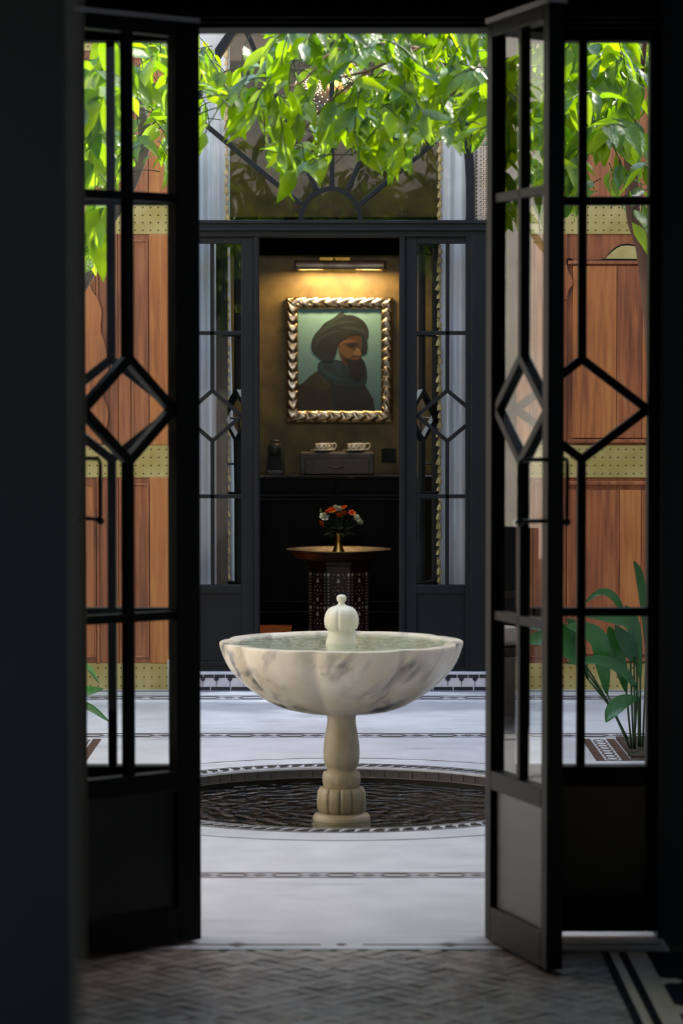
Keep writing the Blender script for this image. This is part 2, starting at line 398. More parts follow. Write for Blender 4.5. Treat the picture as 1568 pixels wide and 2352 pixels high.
def band(Yc, wd, period, x0, x1, m_, lw=.008):
    for k in (-1, 1):
        MB().box(x0, x1, Yc+k*wd/2-lw/2, Yc+k*wd/2+lw/2, -.002, .0016).build('inlay_line', m_, court)
    h = wd*.30
    hexa = outline([(-period*.33, 0), (-period*.20, -h), (period*.20, -h), (period*.33, 0), (period*.20, h), (-period*.20, h)], lw*.8)
    loz = outline([(-period*.17, 0), (0, -h*.8), (period*.17, 0), (0, h*.8)], lw*.8)
    i0 = math.ceil(x0/period); i1 = math.floor(x1/period); a = b = None
    for i in range(i0, i1+1):
        x = i*period
        if a is None:
            a = first_piece('inlay_hexagon', hexa, m_, (x, Yc, 0), court); b = first_piece('inlay_lozenge', loz, m_, (x+period/2, Yc, 0), court)
        else:
            piece(a, (x, Yc, 0), court); piece(b, (x+period/2, Yc, 0), court)
band(9.17, .085, .18, -2.2, 2.2, M['inlay_brown'], .011)
band(12.93, .125, .235, -2.6, 2.6, M['inlay_black'], .016)
band(14.53, .15, .235, -2.6, 2.6, M['inlay_black'], .018)
MB().box(-3, 3, 14.84, 14.87, -.002, .0016).build('inlay_line', M['inlay_black'], court)
def ringstrip(name, r, wd, m_, z=.0016, seg=128):
    m2 = MB(); vs = []; fs = []
    for i in range(seg):
        a = 2*math.pi*i/seg
        for rr, zz in ((r-wd/2, z), (r+wd/2, z), (r-wd/2, -.001), (r+wd/2, -.001)): vs.append((PCX+rr*math.cos(a), PCY+rr*math.sin(a), zz))
    for i in range(seg):
        j = (i+1) % seg; fs += [(4*i, 4*i+1, 4*j+1, 4*j), (4*i+1, 4*i+3, 4*j+3, 4*j+1), (4*i+2, 4*i, 4*j, 4*j+2)]
    m2.add(vs, fs); return m2.build(name, m_, court)
ringstrip('ring_line', PR+.105, .008, M['inlay_black'])
ringstrip('ring_line', PR+.018, .006, M['inlay_black'])
ringstrip('ring_line', PR+.29, .005, M['inlay_brown'])
wave = MB().slab([(-.030, -.020), (-.008, -.027), (.016, -.024), (.024, -.008), (.014, .006), (.028, .026), (-.004, .020), (-.018, 0)], 0, .0015)
NW = 102; a0 = None
for i in range(NW):
    a = 2*math.pi*i/NW; loc = (PCX+(PR+.06)*math.cos(a), PCY+(PR+.06)*math.sin(a), .0002); ro = (0, 0, a+math.pi/2)
    if a0 is None: a0 = first_piece('wave_tile', wave, M['inlay_black'], loc, court, ro)
    else: piece(a0, loc, court, ro)

# ---- pool shell with dark tiles, and water
pool = empty('pool', (PCX, PCY, -.24), 'round sunken pool lined with dark tiles under the marble fountain', 'pool')
pool['kind'] = 'structure'
MB().lathe([(.001, -.22), (PR+.05, -.22), (PR+.05, -.012), (PR+.012, -.012)], (PCX, PCY, 0), 72).build('basin_shell', M['pool_bottom'], pool)
MB().lathe([(PR-.002, -.045), (PR-.002, -.003), (PR+.01, -.003)][::-1], (PCX, PCY, 0), 96).build('mortar_ring', M['tile_white'], pool)
NT = 84; tl = None
tm = MB().box(-PR*math.pi/NT*.93, PR*math.pi/NT*.93, -.006, .006, -.016, .016)
for i in range(NT):
    a = 2*math.pi*(i+.5)/NT; loc = (PCX+(PR-.004)*math.cos(a), PCY+(PR-.006)*math.sin(a), -.024); ro = (0, 0, a+math.pi/2)
    if tl is None: tl = first_piece('tile', tm, M['pool_tile'], loc, pool, ro)
    else: piece(tl, loc, pool, ro)
wt = MB().lathe([(PR-.013, 0), (.001, 0)], (PCX, PCY, -.062), 72).build('pool_water', M['water'], None, smooth=True)
wt.location = (PCX, PCY, -.062); tag(wt, 'dark rippled water filling the round floor pool', 'water', kind='stuff')

# ---- planting pits with mosaic borders
def pit(side):
    xi = 1.10*side
    def X(x): return side*x
    r = empty('planting_bed', (side*1.5, 12.45, 0), 'planting bed with black striped mosaic border at the %s of the courtyard' % ('right' if side > 0 else 'left'), 'flower bed')
    MB().box(X(1.265), X(2.2), 12.12, 12.80, -.02, .012).build('soil', M['soil'], r)
    tmesh = MB().box(-.019, .019, -.038, .038, 0, .0018); t0 = None; st = None
    for x in (1.125, 1.238):
        for k in range(9):
            loc = (X(x), 12.09+.083*k, 0)
            if st is None: st = first_piece('mosaic_tile', tmesh, M['inlay_brown'], loc, r)
            else: piece(st, loc, r)
    ov = outline([(.030*math.cos(a), .052*math.sin(a)) for a in [2*math.pi*i/10 for i in range(10)]], .007); o0_ = None
    for k in range(8):
        loc = (X(1.182), 12.11+.088*k, 0)
        if o0_ is None: o0_ = first_piece('mosaic_oval', ov, M['inlay_brown'], loc, r)
        else: piece(o0_, loc, r)
    MB().box(X(1.105), X(2.2), 12.035, 12.043, -.001, .0016).build('border_line', M['inlay_brown'], r)
    MB().box(X(1.26), X(2.2), 12.06, 12.115, -.001, .0018).build('border_line', M['inlay_brown'], r)
    return r
pit(1); pit(-1)

# ---- front room floor: small tiles laid on the diagonal
fl = MB().box(-2.6, 2.6, -1.6, 7.93, -.05, -.004).build('floor', M['grout']); tag(fl, 'dark floor of small grey tiles laid diagonally inside the front room', 'floor', kind='structure')
TS = .056; dg = TS*math.sqrt(2)/2; cells = []
y = 7.91; row = 0
while y > 4.4:
    x = -1.25 + (dg if row % 2 else 0)
    while x < .73:
        cells.append((x, y)); x += 2*dg
    y -= dg; row += 1
tm = MB().slab([(-dg*.95, 0), (0, -dg*.95), (dg*.95, 0), (0, dg*.95)], 0, .004)
vis = [c for c in cells if c[1] > 7.03 and abs(c[0]*6400/c[1]) < 800 and c[0]*6400/c[1] > -620]
vis.sort(key=lambda c: c[1]); ind = vis[:290]; s_ind = set(ind); ta = tb = None
for i, c in enumerate(ind):
    loc = (c[0], c[1], -.004+random.uniform(-.0008, .0008)); ro = (R(random.uniform(-2.2, 2.2)), R(random.uniform(-2.2, 2.2)), 0)
    if ta is None: ta = first_piece('tile', tm, M['floor_tile'], loc, fl, ro)
    elif tb is None:
        tb = first_piece('tile', MB().slab([(-dg*.95, 0), (0, -dg*.95), (dg*.95, 0), (0, dg*.95)], 0, .004), M['floor_tile_b'], loc, fl, ro)
    else: piece(ta if random.random() < .6 else tb, loc, fl, ro)
for mname, sel in (('floor_tile', 0), ('floor_tile_b', 1)):
    mb = MB()
    for i, c in enumerate(cells):
        if c in s_ind or (hash((round(c[0]*999), round(c[1]*777))) % 5 < 2) != bool(sel): continue
        zt = [random.uniform(-.001, .0028) for _ in range(4)]
        q = [(-dg*.95, 0), (0, -dg*.95), (dg*.95, 0), (0, dg*.95)]
        mb.add([(c[0]+a, c[1]+b, -.004) for a, b in q] + [(c[0]+a, c[1]+b, 0+zt[k]) for k, (a, b) in enumerate(q)],
               [(4,5,6,7), (0,1,5,4), (1,2,6,5), (2,3,7,6), (3,0,4,7)])
    mb.build('distant_tiles', M[mname], fl, kind='stuff')
# black and white border on the right of the front room floor
wp = lambda name, x0, x1, y0, y1, m_: MB().box(x0, x1, y0, y1, -.004, .0022).build(name, m_, fl)
wp('border_stripe', .764, .788, 6.9, 7.9, M['porcelain']); wp('border_stripe', .740, .763, 5.2, 7.9, M['tile_black'])
wp('border_stripe', .789, .812, 5.2, 7.9, M['tile_black']); wp('border_field', .813, .868, 5.2, 7.9, M['porcelain']); wp('border_field', .869, .990, 5.2, 7.9, M['tile_black']); wp('border_field', .991, 1.3, 5.2, 7.9, M['porcelain'])
tri = MB().slab([(0, -.045), (.020, -.022), (.044, -.030), (.060, 0), (.044, .030), (.020, .022), (0, .045)], 0, .002); t0 = None
for k in range(7):
    for xx, ro_ in ((.866, 0), (.993, math.pi)):
        loc = (xx, 7.50-.34*k, .0022)
        if t0 is None: t0 = first_piece('mosaic_tooth', tri, M['porcelain'], loc, fl)
        else: piece(t0, loc, fl, (0, 0, ro_))
cr = MB().box(-.06, .06, -.012, .012, 0, .002); t1 = None
for k in range(5):
    loc = (.93, 7.11-.50*k, .0023)
    if t1 is None: t1 = first_piece('cross_stripe', cr, M['porcelain'], loc, fl)
    else: piece(t1, loc, fl)

# ---- marble threshold
th = MB().box(-1.0, .94, 7.93, 8.12, -.04, .004).build('trim_threshold', M['floor_marble'], bevel=.004)
tag(th, 'white marble threshold strip with a thin dark line and lozenges', 'threshold', kind='structure')
MB().box(-.98, -.06, 7.985, 7.993, .003, .0055).build('inlay_line', M['inlay_brown'], th)
MB().box(.06, .92, 7.985, 7.993, .003, .0055).build('inlay_line', M['inlay_brown'], th)
lz = MB().slab([(-.03, 0), (0, -.028), (.03, 0), (0, .028)], 0, .002); l0 = None
for x in (-.30, 0.0, .31):
    loc = (x, 7.989, .0042); sc_ = (1, 1, 1) if x else (.5, .5, 1)
    if l0 is None: l0 = first_piece('inlay_lozenge', lz, M['inlay_brown'], loc, th, scale=sc_)
    else: piece(l0, loc, th, scale=sc_)
MB().box(-3.2, 3.2, 8.1, 8.14, -.2, -.002).build('trim_joint', M['floor_marble'])
bpy.data.objects['trim_joint']['kind'] = 'structure'; tag(bpy.data.objects['trim_joint'], 'pale marble joint below the threshold', 'threshold', kind='structure')

# ---- walls of the front room
def wall(name, m_, label, *boxes):
    mb = MB()
    for b in boxes: mb.box(*b)
    return tag(mb.build(name, m_), label, 'wall', kind='structure')
OL, OR_, OT = PX(85, 8.12), PX(1512, 8.12), PZ(40, 8.12)+.02
wall('wall_front', M['charcoal_wall'], 'black wall around the front doors and side windows',
     (-3.2, OL, 8.08, 8.3, -.05, 5.6), (OR_, 3.2, 8.08, 8.3, -.05, 5.6), (OL, OR_, 8.08, 8.3, OT+.30, 5.6))
wall('wall_left', M['charcoal_wall'], 'dark left wall of the front room', (-2.7, -2.6, -1.6, 8.08, -.05, 3.3))
wall('wall_right', M['charcoal_wall'], 'dark right wall of the front room with an unseen opening added near the doors to let light in', (2.6, 2.7, -1.6, 5.0, -.05, 3.3), (2.6, 2.7, 7.6, 8.08, -.05, 3.3), (2.6, 2.7, 5.0, 7.6, -.05, .3), (2.6, 2.7, 5.0, 7.6, 3.0, 3.3))  # opening out of view, added to light the floor border and partition
wall('wall_sun_block', M['plaster'], 'unseen white wall added to block the sun from the front room opening', (4.6, 4.8, 2.0, 8.1, -.05, 6.5))  # added out of view so no sun enters the side opening
wall('wall_back', M['charcoal_wall'], 'dark wall behind the viewer with an unseen tall opening added to let dim light in',
     (-2.7, -1.9, -1.7, -1.6, -.05, 3.3), (-.9, 2.7, -1.7, -1.6, -.05, 3.3), (-1.9, -.9, -1.7, -1.6, -.05, .9), (-1.9, -.9, -1.7, -1.6, 2.5, 3.3))  # opening behind the camera, added for faint sky light in the room
tag(MB().box(-2.7, 2.7, -1.7, 8.08, 3.3, 3.4).build('ceiling', M['charcoal_wall']), 'dark ceiling of the front room', 'ceiling', kind='structure')
wall('wall_partition', M['charcoal_wall'], 'blurred dark grey wall end close to the viewer on the left',
     (-2.6, PX(176, 2.35), 2.335, 2.36, 0, 3.3))
# polished black column at right edge of the view
cb = MB().lathe([(.16, 0), (.165, .05), (.15, .10), (.165, .13), (.14, .16), (.125, .20), (.12, .6), (.12, 1.0), (.12, 2.6), (.12, 3.3)], (1.115, 7.62, 0), 24, cap0=True)
tag(cb.build('wall_column', M['black_lacquer'], smooth=True), 'polished black round column at the right edge of the front room', 'column', kind='structure')
# ================================================================ GLAZED DOORS AND SIDE WINDOWS
def glazed(root, L_, R_, lo, hi, lv, paint, pane_m, t=.045, bar_w=.026, outer=None, panel_top=None, foot=.09, local=True, y=0.0):
    """black steel frame from outer[0]..outer[1]; glass field L_..R_; lv = pane bottom, cross, diamond bottom/middle/top, cross, pane top"""
    b0, c1, db, dc, dt, c2, t0 = lv
    o0, o1 = outer; cx = (L_+R_)/2; h = t/2
    def part(name, mb, m_, bevel=.003): return mb.build(name, m_, root, bevel=bevel, local=local)
    part('stile', MB().box(o0, L_, y-h, y+h, lo, hi), paint); part('stile', MB().box(R_, o1, y-h, y+h, lo, hi), paint)
    part('top_rail', MB().box(L_, R_, y-h, y+h, t0, hi), paint)
    part('middle_rail', MB().box(L_, R_, y-h, y+h, panel_top, b0), paint)
    part('bottom_rail', MB().box(L_, R_, y-h, y+h, lo, lo+foot), paint)
    part('lower_panel', MB().box(L_, R_, y-h*.35, y+h*.35, lo+foot, panel_top), M['black_panel'] if paint is M['black_paint'] else paint, 0)
    g = .012
    for q in ((y-g, y+g),):
        for p_, e_ in (((cx, b0), (cx, db)), ((cx, dt), (cx, t0)), ((L_, c1), (R_, c1)), ((L_, c2), (R_, c2)),
                       ((L_, dc), (cx, dt)), ((cx, dt), (R_, dc)), ((R_, dc), (cx, db)), ((cx, db), (L_, dc))):
            part('glazing_bar', MB().bar(p_, e_, bar_w, y-.016, y+.016), paint, .002)
    for poly in ([(L_, b0), (cx, b0), (cx, c1), (L_, c1)], [(cx, b0), (R_, b0), (R_, c1), (cx, c1)],
                 [(L_, c1), (cx, c1), (cx, db), (L_, dc)], [(cx, c1), (R_, c1), (R_, dc), (cx, db)],
                 [(L_, dc), (cx, dt), (cx, c2), (L_, c2)], [(cx, dt), (R_, dc), (R_, c2), (cx, c2)],
                 [(L_, c2), (cx, c2), (cx, t0), (L_, t0)], [(cx, c2), (R_, c2), (R_, t0), (cx, t0)],
                 [(cx, db), (R_, dc), (cx, dt), (L_, dc)]):
        part('pane', MB().prism(poly, y-.002, y+.002), pane_m, 0)
def handle(root, x, z0, z1, side, paint, y0=.022, local=True, r=.006, out=.085):
    """rectangular pull on one face of a door leaf"""
    o = MB().tube([(x, side*y0, z0), (x, side*(y0+out*.9), z0), (x, side*(y0+out), z0+.012), (x, side*(y0+out), z1-.012), (x, side*(y0+out*.9), z1), (x, side*y0, z1)], r, 8)
    o.ball((x, side*(y0+out), z0-.004), r*1.9, 10, 6)
    return o.build('handle', paint, root, smooth=True, local=local)

# near levels (plane of the near side windows) and far levels
YN = 8.12
lvN = [PZ(p, YN) for p in (1757, 1405, 1055, 940, 825, 462, 97)]
lvF = [PZ(p, YF) for p in (1343, 1140, 1013, 955, 897, 765, 560)]
def leaf_door(name, hx, hy, ang, hand, wd, lv, hi, lo, label, paint, pane_m, stile, foot=.09, panel_top=None, knob=True, side_h=(1, -1), hz=(1.06, 1.38), outs={1: .085, -1: .085}, kside=-1):
    root = empty(name, (hx, hy, 0), label, 'door', kind='structure', rz=0)
    root['_o'] = (0.0, 0.0, 0.0); root.rotation_euler = (0, 0, ang)
    a, b = (0.0, wd) if hand > 0 else (-wd, 0.0)
    sa, sb = (stile[0], stile[1]) if hand > 0 else (stile[1], stile[0])
    glazed(root, a+sa, b-sb, lo, hi, lv, paint, pane_m, t=.048, outer=(a, b), panel_top=panel_top, foot=foot)
    xh = (b-sb*.5) if hand > 0 else (a+sa*.5)
    for s_ in side_h:
        handle(root, xh, hz[0], hz[1], s_, M['black_iron'], out=outs[s_])
    if knob:
        MB().ball((xh, kside*(.022+outs[kside]+.006), hz[0]-.004), .009, 12, 8).build('knob', M['chrome'], root, smooth=True, local=True, label='bright chrome ball on the handle end')
    return root
# near leaves: open towards the viewer
DH = PZ(45, 7.95)
hzN = (PZ(1197, 7.6), PZ(1056, 7.6))
ptN = lvN[0] - .055
dl = leaf_door('door_1', PX(449, 8.05), 8.05, R(180+38), 1, .425, lvN, DH, .012, 'black glazed door leaf open towards the viewer on the left, overlapping the side window',
               M['black_paint'], M['pane'], (.082, .036), foot=.10, panel_top=ptN, hz=hzN, knob=False, outs={1: .10, -1: .03})
dr = leaf_door('door_2', PX(1133, 8.05), 8.05, R(180-(90-18)-180), 1, .475, lvN, DH, .012, 'black glazed door leaf standing open edge-on to the viewer on the right',
               M['black_paint'], M['pane'], (.045, .045), foot=.10, panel_top=ptN, hz=hzN, outs={-1: .078, 1: .02}, kside=-1)
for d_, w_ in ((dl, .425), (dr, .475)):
    MB().box(.0, w_, -.028, .028, DH, DH+.014).build('top_highlight', M['tile_white'], d_, local=True, label='white strip added as the highlight along the top edge')  # white strip put in as the line of light on the leaf tops
# near side windows
postL0, postL1 = PX(400, YN), PX(449, YN); postR0, postR1 = PX(1117, YN), PX(1172, YN)
for nm, l_, r_, o_, lab in (('window_1', PX(110, YN), PX(402, YN), (OL, postL1), 'black framed glazed side window behind the left door leaf'),
                            ('window_2', PX(1185, YN), PX(1486, YN), (postR0, OR_), 'black framed glazed side window to the right of the doorway')):
    rt = empty(nm, ((l_+r_)/2, YN, 0), lab, 'window', kind='structure')
    glazed(rt, l_, r_, .022, OT-.02, lvN, M['black_paint'], M['pane'], t=.06, bar_w=.025, outer=o_, panel_top=lvN[0]-.06, foot=.10, local=False, y=YN)
hd = MB().box(OL, OR_, 8.06, 8.2, PZ(64, 8.06), OT+.32).box(OL, OR_, 8.03, 8.06, PZ(40, 8.03), PZ(28, 8.03)).box(OL, OR_, 8.045, 8.06, PZ(52, 8.045), PZ(8, 8.045))
tag(hd.build('trim_head', M['black_paint'], bevel=.003), 'black moulded head of the near door frame', 'door frame', kind='structure')
MB_ = MB().box(-3.2, OL, 8.3, 8.33, 0, 5.6).box(OR_, 3.2, 8.3, 8.33, 0, 5.6).box(OL, OR_, 8.3, 8.33, OT+.30, 5.6)
tag(MB_.build('wall_courtyard_front', M['plaster']), 'white plaster courtyard face around the near doors', 'wall', kind='structure')
# gallery slab, unseen, added to keep the sun off the near doors
tag(MB().box(-3.2, 3.2, 8.33, 9.1, 3.05, 3.2).build('trim_sunshade', M['plaster']), 'plaster gallery slab, unseen, added to block the sun above the near doors', 'sunshade', kind='structure')
wall('wall_courtyard_right', M['plaster'], 'white plaster courtyard wall on the right', (3.2, 3.4, 8.1, 15.2, -.05, 5.1))
wall('wall_courtyard_left', M['plaster'], 'white plaster courtyard wall on the left', (-3.4, -3.2, 8.1, 15.2, -.05, 5.6))

# ================================================================ FAR FACADE
rimpx = [(437, 560), (437, 400), (449, 260), (462, 185), (497, 128), (541, 66), (590, 10), (660, -50), (758, -110)]
def fac(px, py, Y=YF): q = P(px, py, Y); return (q.x, q.z)
inner = [tuple(v) for v in spline([fac(*p) for p in rimpx], 5)]
inner = [(inner[0][0], .0)] + inner
full = inner + [(2*FX-x, z) for x, z in inner[::-1][1:]]
# wall outline with the arched opening
poly = [(-3.2, -.05)] + [(x-.035, z) for x, z in full[:1]] + [(x-.035 if x < FX else x+.035, z+(.02 if i in (len(inner)-1,) else 0)) for i, (x, z) in enumerate(full)][1:] + [(3.2, -.05), (3.2, 5.4), (-3.2, 5.4)]
q = [(x if abs(x-FX) > .001 else x, z) for x, z in poly]
fw = MB().prism(q, YF+.02, YF+.16).build('wall_facade', M['plaster'])
tag(fw, 'pale plaster wall around the arched portal at the far end', 'wall', kind='structure')
# arch rim (front edge of the portal) as a curved band
rim = MB(); k = len(full); vs = []
for i, (x, z) in enumerate(full):
    a = Vector(full[max(i-1, 0)]); b = Vector(full[min(i+1, k-1)]); d = (b-a).normalized(); nrm = Vector((-d.y, d.x))
    for off, yy in ((.022, YF-.045), (-.022, YF-.045), (-.022, YF+.06), (.022, YF+.06)):
        vs.append((x+nrm.x*off, yy, z+nrm.y*off))
fs = []
for i in range(k-1):
    for j in range(4):
        l = (j+1) % 4; fs.append((4*i+j, 4*i+l, 4*(i+1)+l, 4*(i+1)+j))
rim.add(vs, fs)
w5 = empty('window_5', (FX, YF, PZ(507, YF)), 'arched fanlight with radiating bars above the far doors', 'window', kind='structure')
rim.build('arch_frame', M['slate_paint'], w5)
glp = [(x, z) for x, z in full if z > PZ(520, YF)]
zb = PZ(518, YF); base_c = Vector((FX+.003, PZ(506, YF)))
# fanlight panes between the spokes
spokes = [((692, 470), (437, 258)), ((726, 436), (563, 66)), ((762, 430), (762, -110)), ((798, 436), (964, 66)), ((826, 470), (1079, 258))]
for (a, b) in spokes:
    if b[1] == 66: a_ = fac(*a); d_ = (Vector(fac(*b))-Vector(a_)); b_ = tuple(Vector(a_)+d_*1.22)
    else: a_, b_ = fac(*a), fac(*b)
    MB().bar(a_, b_, .026, YF-.02, YF+.02).build('glazing_bar', M['slate_paint'], w5, bevel=.003)
rr = 68/426.0; ring = MB(); vs = []; fs = []
arcpts = [(base_c.x-rr, zb)] + [(base_c.x-rr*math.cos(t), base_c.y+rr*1.05*math.sin(t)) for t in [math.pi*i/20 for i in range(21)]] + [(base_c.x+rr, zb)]
for i in range(len(arcpts)-1):
    ring.bar(arcpts[i], arcpts[i+1], .026, YF-.02, YF+.02)
ring.build('ring_bar', M['slate_paint'], w5)
pts5 = [p for p in full if p[1] > zb]; pts5 = [(pts5[0][0], zb)] + pts5 + [(pts5[-1][0], zb)]
def at_angle(t):
    """where a ray at angle t from the base centre meets the arch"""
    best = None
    for (x0, z0), (x1, z1) in zip(pts5, pts5[1:]):
        dx, dz = math.cos(t), math.sin(t); ex, ez = x1-x0, z1-z0; den = dx*ez-dz*ex
        if abs(den) < 1e-9: continue
        s_ = ((x0-base_c.x)*ez-(z0-base_c.y)*ex)/den; u_ = ((x0-base_c.x)*dz-(z0-base_c.y)*dx)/den
        if s_ > 0 and -.001 <= u_ <= 1.001 and (best is None or s_ < best): best = s_
    return best
cuts = [0] + [math.atan2(fac(*b)[1]-base_c.y, fac(*b)[0]-base_c.x) for a, b in spokes][::-1] + [math.pi]
for t0_, t1_ in zip(cuts, cuts[1:]):
    seg_ = [t0_+(t1_-t0_)*i/10 for i in range(11)]
    pl = [(base_c.x+rr*math.cos(t), base_c.y+rr*math.sin(t)) for t in seg_]
    pl += [(base_c.x+at_angle(t)*.995*math.cos(t), base_c.y+at_angle(t)*.995*math.sin(t)) for t in seg_[::-1]]
    MB().prism(pl, YF-.003, YF+.003).build('pane', M['pane_far'], w5)
MB().prism([(base_c.x+rr*math.cos(math.pi*i/16), base_c.y+rr*math.sin(math.pi*i/16)) for i in range(17)], YF-.003, YF+.003).build('pane', M['pane_far'], w5)

# transom beam
XO0, XO1 = PX(391, YF), PX(1125, YF)
tb_ = MB().box(XO0, XO1, YF-.05, YF+.07, PZ(545, YF), PZ(507, YF))
bm = tb_.build('trim_transom', M['slate_paint'], bevel=.004); tag(bm, 'dark slate transom beam across the portal above the far doors', 'beam', kind='structure')
MB().box(XO0, XO1, YF-.075, YF-.05, PZ(531, YF), PZ(526, YF)).build('bead', M['slate_paint'], bm, bevel=.002)
MB().box(XO0, XO1, YF-.062, YF-.05, PZ(515, YF), PZ(507, YF)).build('bead', M['slate_paint'], bm, bevel=.002)
# step under the facade with tiles
ZS = PZ(1541, YF-.03); st = MB().box(XO0, XO1, YF-.10, YF+.3, -.02, ZS).build('trim_step', M['tile_white'], bevel=.004)
tag(st, 'white tiled step under the far doors with black brick border and drop motifs', 'step', kind='structure')
ys = YF-.102; zt = lambda py: PZ(py, YF-.1)
tk = MB().box(-.027, .027, -.002, .002, -.0085, .0085); bk = MB().box(-.051, .051, -.002, .002, -.0125, .0125)
dp = MB().prism([(-.012, .012), (.012, .012), (.012, -.003), (0, -.013), (-.012, -.003)], -.002, .002); s0 = s1 = s2 = None
jt = MB().box(-.0012, .0012, -.0015, .0015, -.011, .011); s3 = None
x = XO0; i = 0
while x < XO1-.03:
    loc = (x+.03, ys, zt(1553)); x += .0592
    if s0 is None: s0 = first_piece('tile', tk, M['tile_black'], loc, st)
    else: piece(s0, loc, st)
x = XO0
while x < XO1-.06:
    loc = (x+.055, ys, zt(1583)); x += .1085
    if s1 is None: s1 = first_piece('tile', bk, M['tile_black'], loc, st)
    else: piece(s1, loc, st)
x = XO0
while x < XO1-.02:
    loc = (x+.03, ys, zt(1560)); 
    if s2 is None: s2 = first_piece('drop_tile', dp, M['tile_black'], loc, st)
    else: piece(s2, loc, st)
    loc = (x+.03, ys+.0005, zt(1571)); x += .073
    if s3 is None: s3 = first_piece('joint', jt, M['inlay_brown'], loc, st)
    else: piece(s3, loc, st)
# frame posts of the central doorway + far side windows + jambs
zd = PZ(1530, YF)
for nm, l_, r_, o_, lab in (('window_3', PX(421, YF), PX(554, YF), (full[0][0], PX(583, YF)), 'slate framed glazed side window on the left of the far doorway'),
                            ('window_4', PX(957, YF), PX(1097, YF), (PX(930, YF), full[-1][0]), 'slate framed glazed side window on the right of the far doorway')):
    rt = empty(nm, ((l_+r_)/2, YF, ZS), lab, 'window', kind='structure')
    glazed(rt, l_, r_, ZS, PZ(540, YF), lvF, M['slate_paint'], M['pane_far'], t=.05, bar_w=.021, outer=o_, panel_top=PZ(1362, YF), foot=.05, local=False, y=YF)
    MB().box(o_[0], o_[1], YF-.04, YF-.025, ZS, ZS+.022).build('drip_rail', M['slate_paint'], rt, bevel=.003)
for nm, a, b in (('trim_jamb_left', 583, 595), ('trim_jamb_right', 917, 930), ('trim_post_left', 391, 436), ('trim_post_right', 1080, 1125)):
    tag(MB().box(PX(a, YF), PX(b, YF), YF-(.045 if 'jamb' in nm else .056), YF+.12, ZS, PZ(541, YF)).build(nm, M['slate_paint'], bevel=.004),
        ('slate door jamb on the %s of the far doorway' if 'jamb' in nm else 'broad slate post at the %s end of the far portal') % nm.split('_')[-1], 'door frame', kind='structure')
lvL = [z for z in lvF]
# far leaves folded inwards
for nm, px, hand, ang, lab in (('door_3', 583, -1, R(-58), 'far left door leaf folded inwards behind its side window'),
                               ('door_4', 930, 1, R(58), 'far right door leaf folded inwards behind its side window')):
    rt = leaf_door(nm, PX(px, YF), YF+.09, ang, hand, .38, lvL, PZ(547, YF), ZS+.012, lab, M['slate_paint'], M['pane_far'], (.035, .05) , foot=.06,
                   panel_top=PZ(1362, YF), knob=False, side_h=(1,), hz=(PZ(1070, YF), PZ(962, YF)))

# ---- carved plaster strips beside the arch
for s_ in (1, -1):
    xa = FX+s_*(321+6)/426.7; xb = FX+s_*(321+50)/426.7
    cp = empty('carved_panel', ((xa+xb)/2, YF, PZ(516, YF)), 'cream carved lattice plaster strip on the %s of the arch' % ('right' if s_ > 0 else 'left'), 'panel', 'carved lattice strips beside the arch')
    MB().box(xa, xb, YF+.0, YF+.02, PZ(516, YF), 4.3).build('backing', M['carved'], cp)
    mb = MB(); z = PZ(512, YF); x0, x1 = min(xa, xb), max(xa, xb); ww = x1-x0
    while z < 4.2:
        mb.bar((x0+ww*.35, z), (x1, z+ww*.5), .006, YF-.008, YF); mb.bar((x1, z), (x0+ww*.35, z+ww*.5), .006, YF-.008, YF)
        z += .022
    mb.build('lattice', M['carved'], cp, kind='stuff')
    mb = MB(); z = PZ(512, YF)
    while z < 4.2: mb.ball((x0+ww*.17, YF-.004, z), .006, 6, 4); mb.ball((x0+ww*.08, YF-.004, z+.01), .004, 5, 3); z += .02
    mb.build('beading', M['brown_plaster'], cp, kind='stuff')

# ================================================================ CEDAR DOORS folded against the facade
def cedar(side, px0, px1, lab):
    xa, xb = PX(px0, YF), PX(px1, YF); y1 = YF+.01; y0 = YF-.05
    r = empty('cedar_door', ((xa+xb)/2, YF, 0), lab, 'door')
    MB().box(xa, xb, y0, y1, .012, 3.9).build('base_plate', M['cedar'], r)
    bands = [(1583, 1521), (1096, 1022), (539, 470), (120, 60)]
    zs = [(PZ(a, YF), PZ(b, YF)) for a, b in bands]
    for (z0, z1) in zs:
        MB().box(xa-.002, xb+.002, y0-.014, y0, z0, z1).build('brass_band', M['brass_sheet'], r, bevel=.002)
        n_ = max(2, int((xb-xa-.03)/.04)); nl = MB()
        for k in range(n_+1):
            for j in range(4 if z1-z0 > .15 else 3):
                nz = (4 if z1-z0 > .15 else 3)
                nl.ball((xa+.015+(xb-xa-.03)*k/n_, y0-.0145, z0+(z1-z0)*(j+.5)/nz), .0052, 6, 4, .8)
        nl.build('nails', M['nail'], r, kind='stuff')
    MB().box(xa, xb, y0-.004, y0+.03, -.0, .02).build('kick_strip', M['black_paint'], r)
    return r, xa, xb, y0, zs
def panel(r, x0, x1, z0, z1, y0, m_, inset=.028):
    """raised and fielded panel: frame moulding round a bevelled board"""
    MB().box(x0, x1, y0-.006, y0, z0, z1).build('panel_board', m_, r)
    mb = MB()
    for a in ((x0, x0+.012, z0, z1), (x1-.012, x1, z0, z1), (x0+.012, x1-.012, z0, z0+.012), (x0+.012, x1-.012, z1-.012, z1)):
        mb.box(a[0], a[1], y0-.016, y0-.006, a[2], a[3])
    mb.build('moulding', M['cedar'], r, bevel=.003)
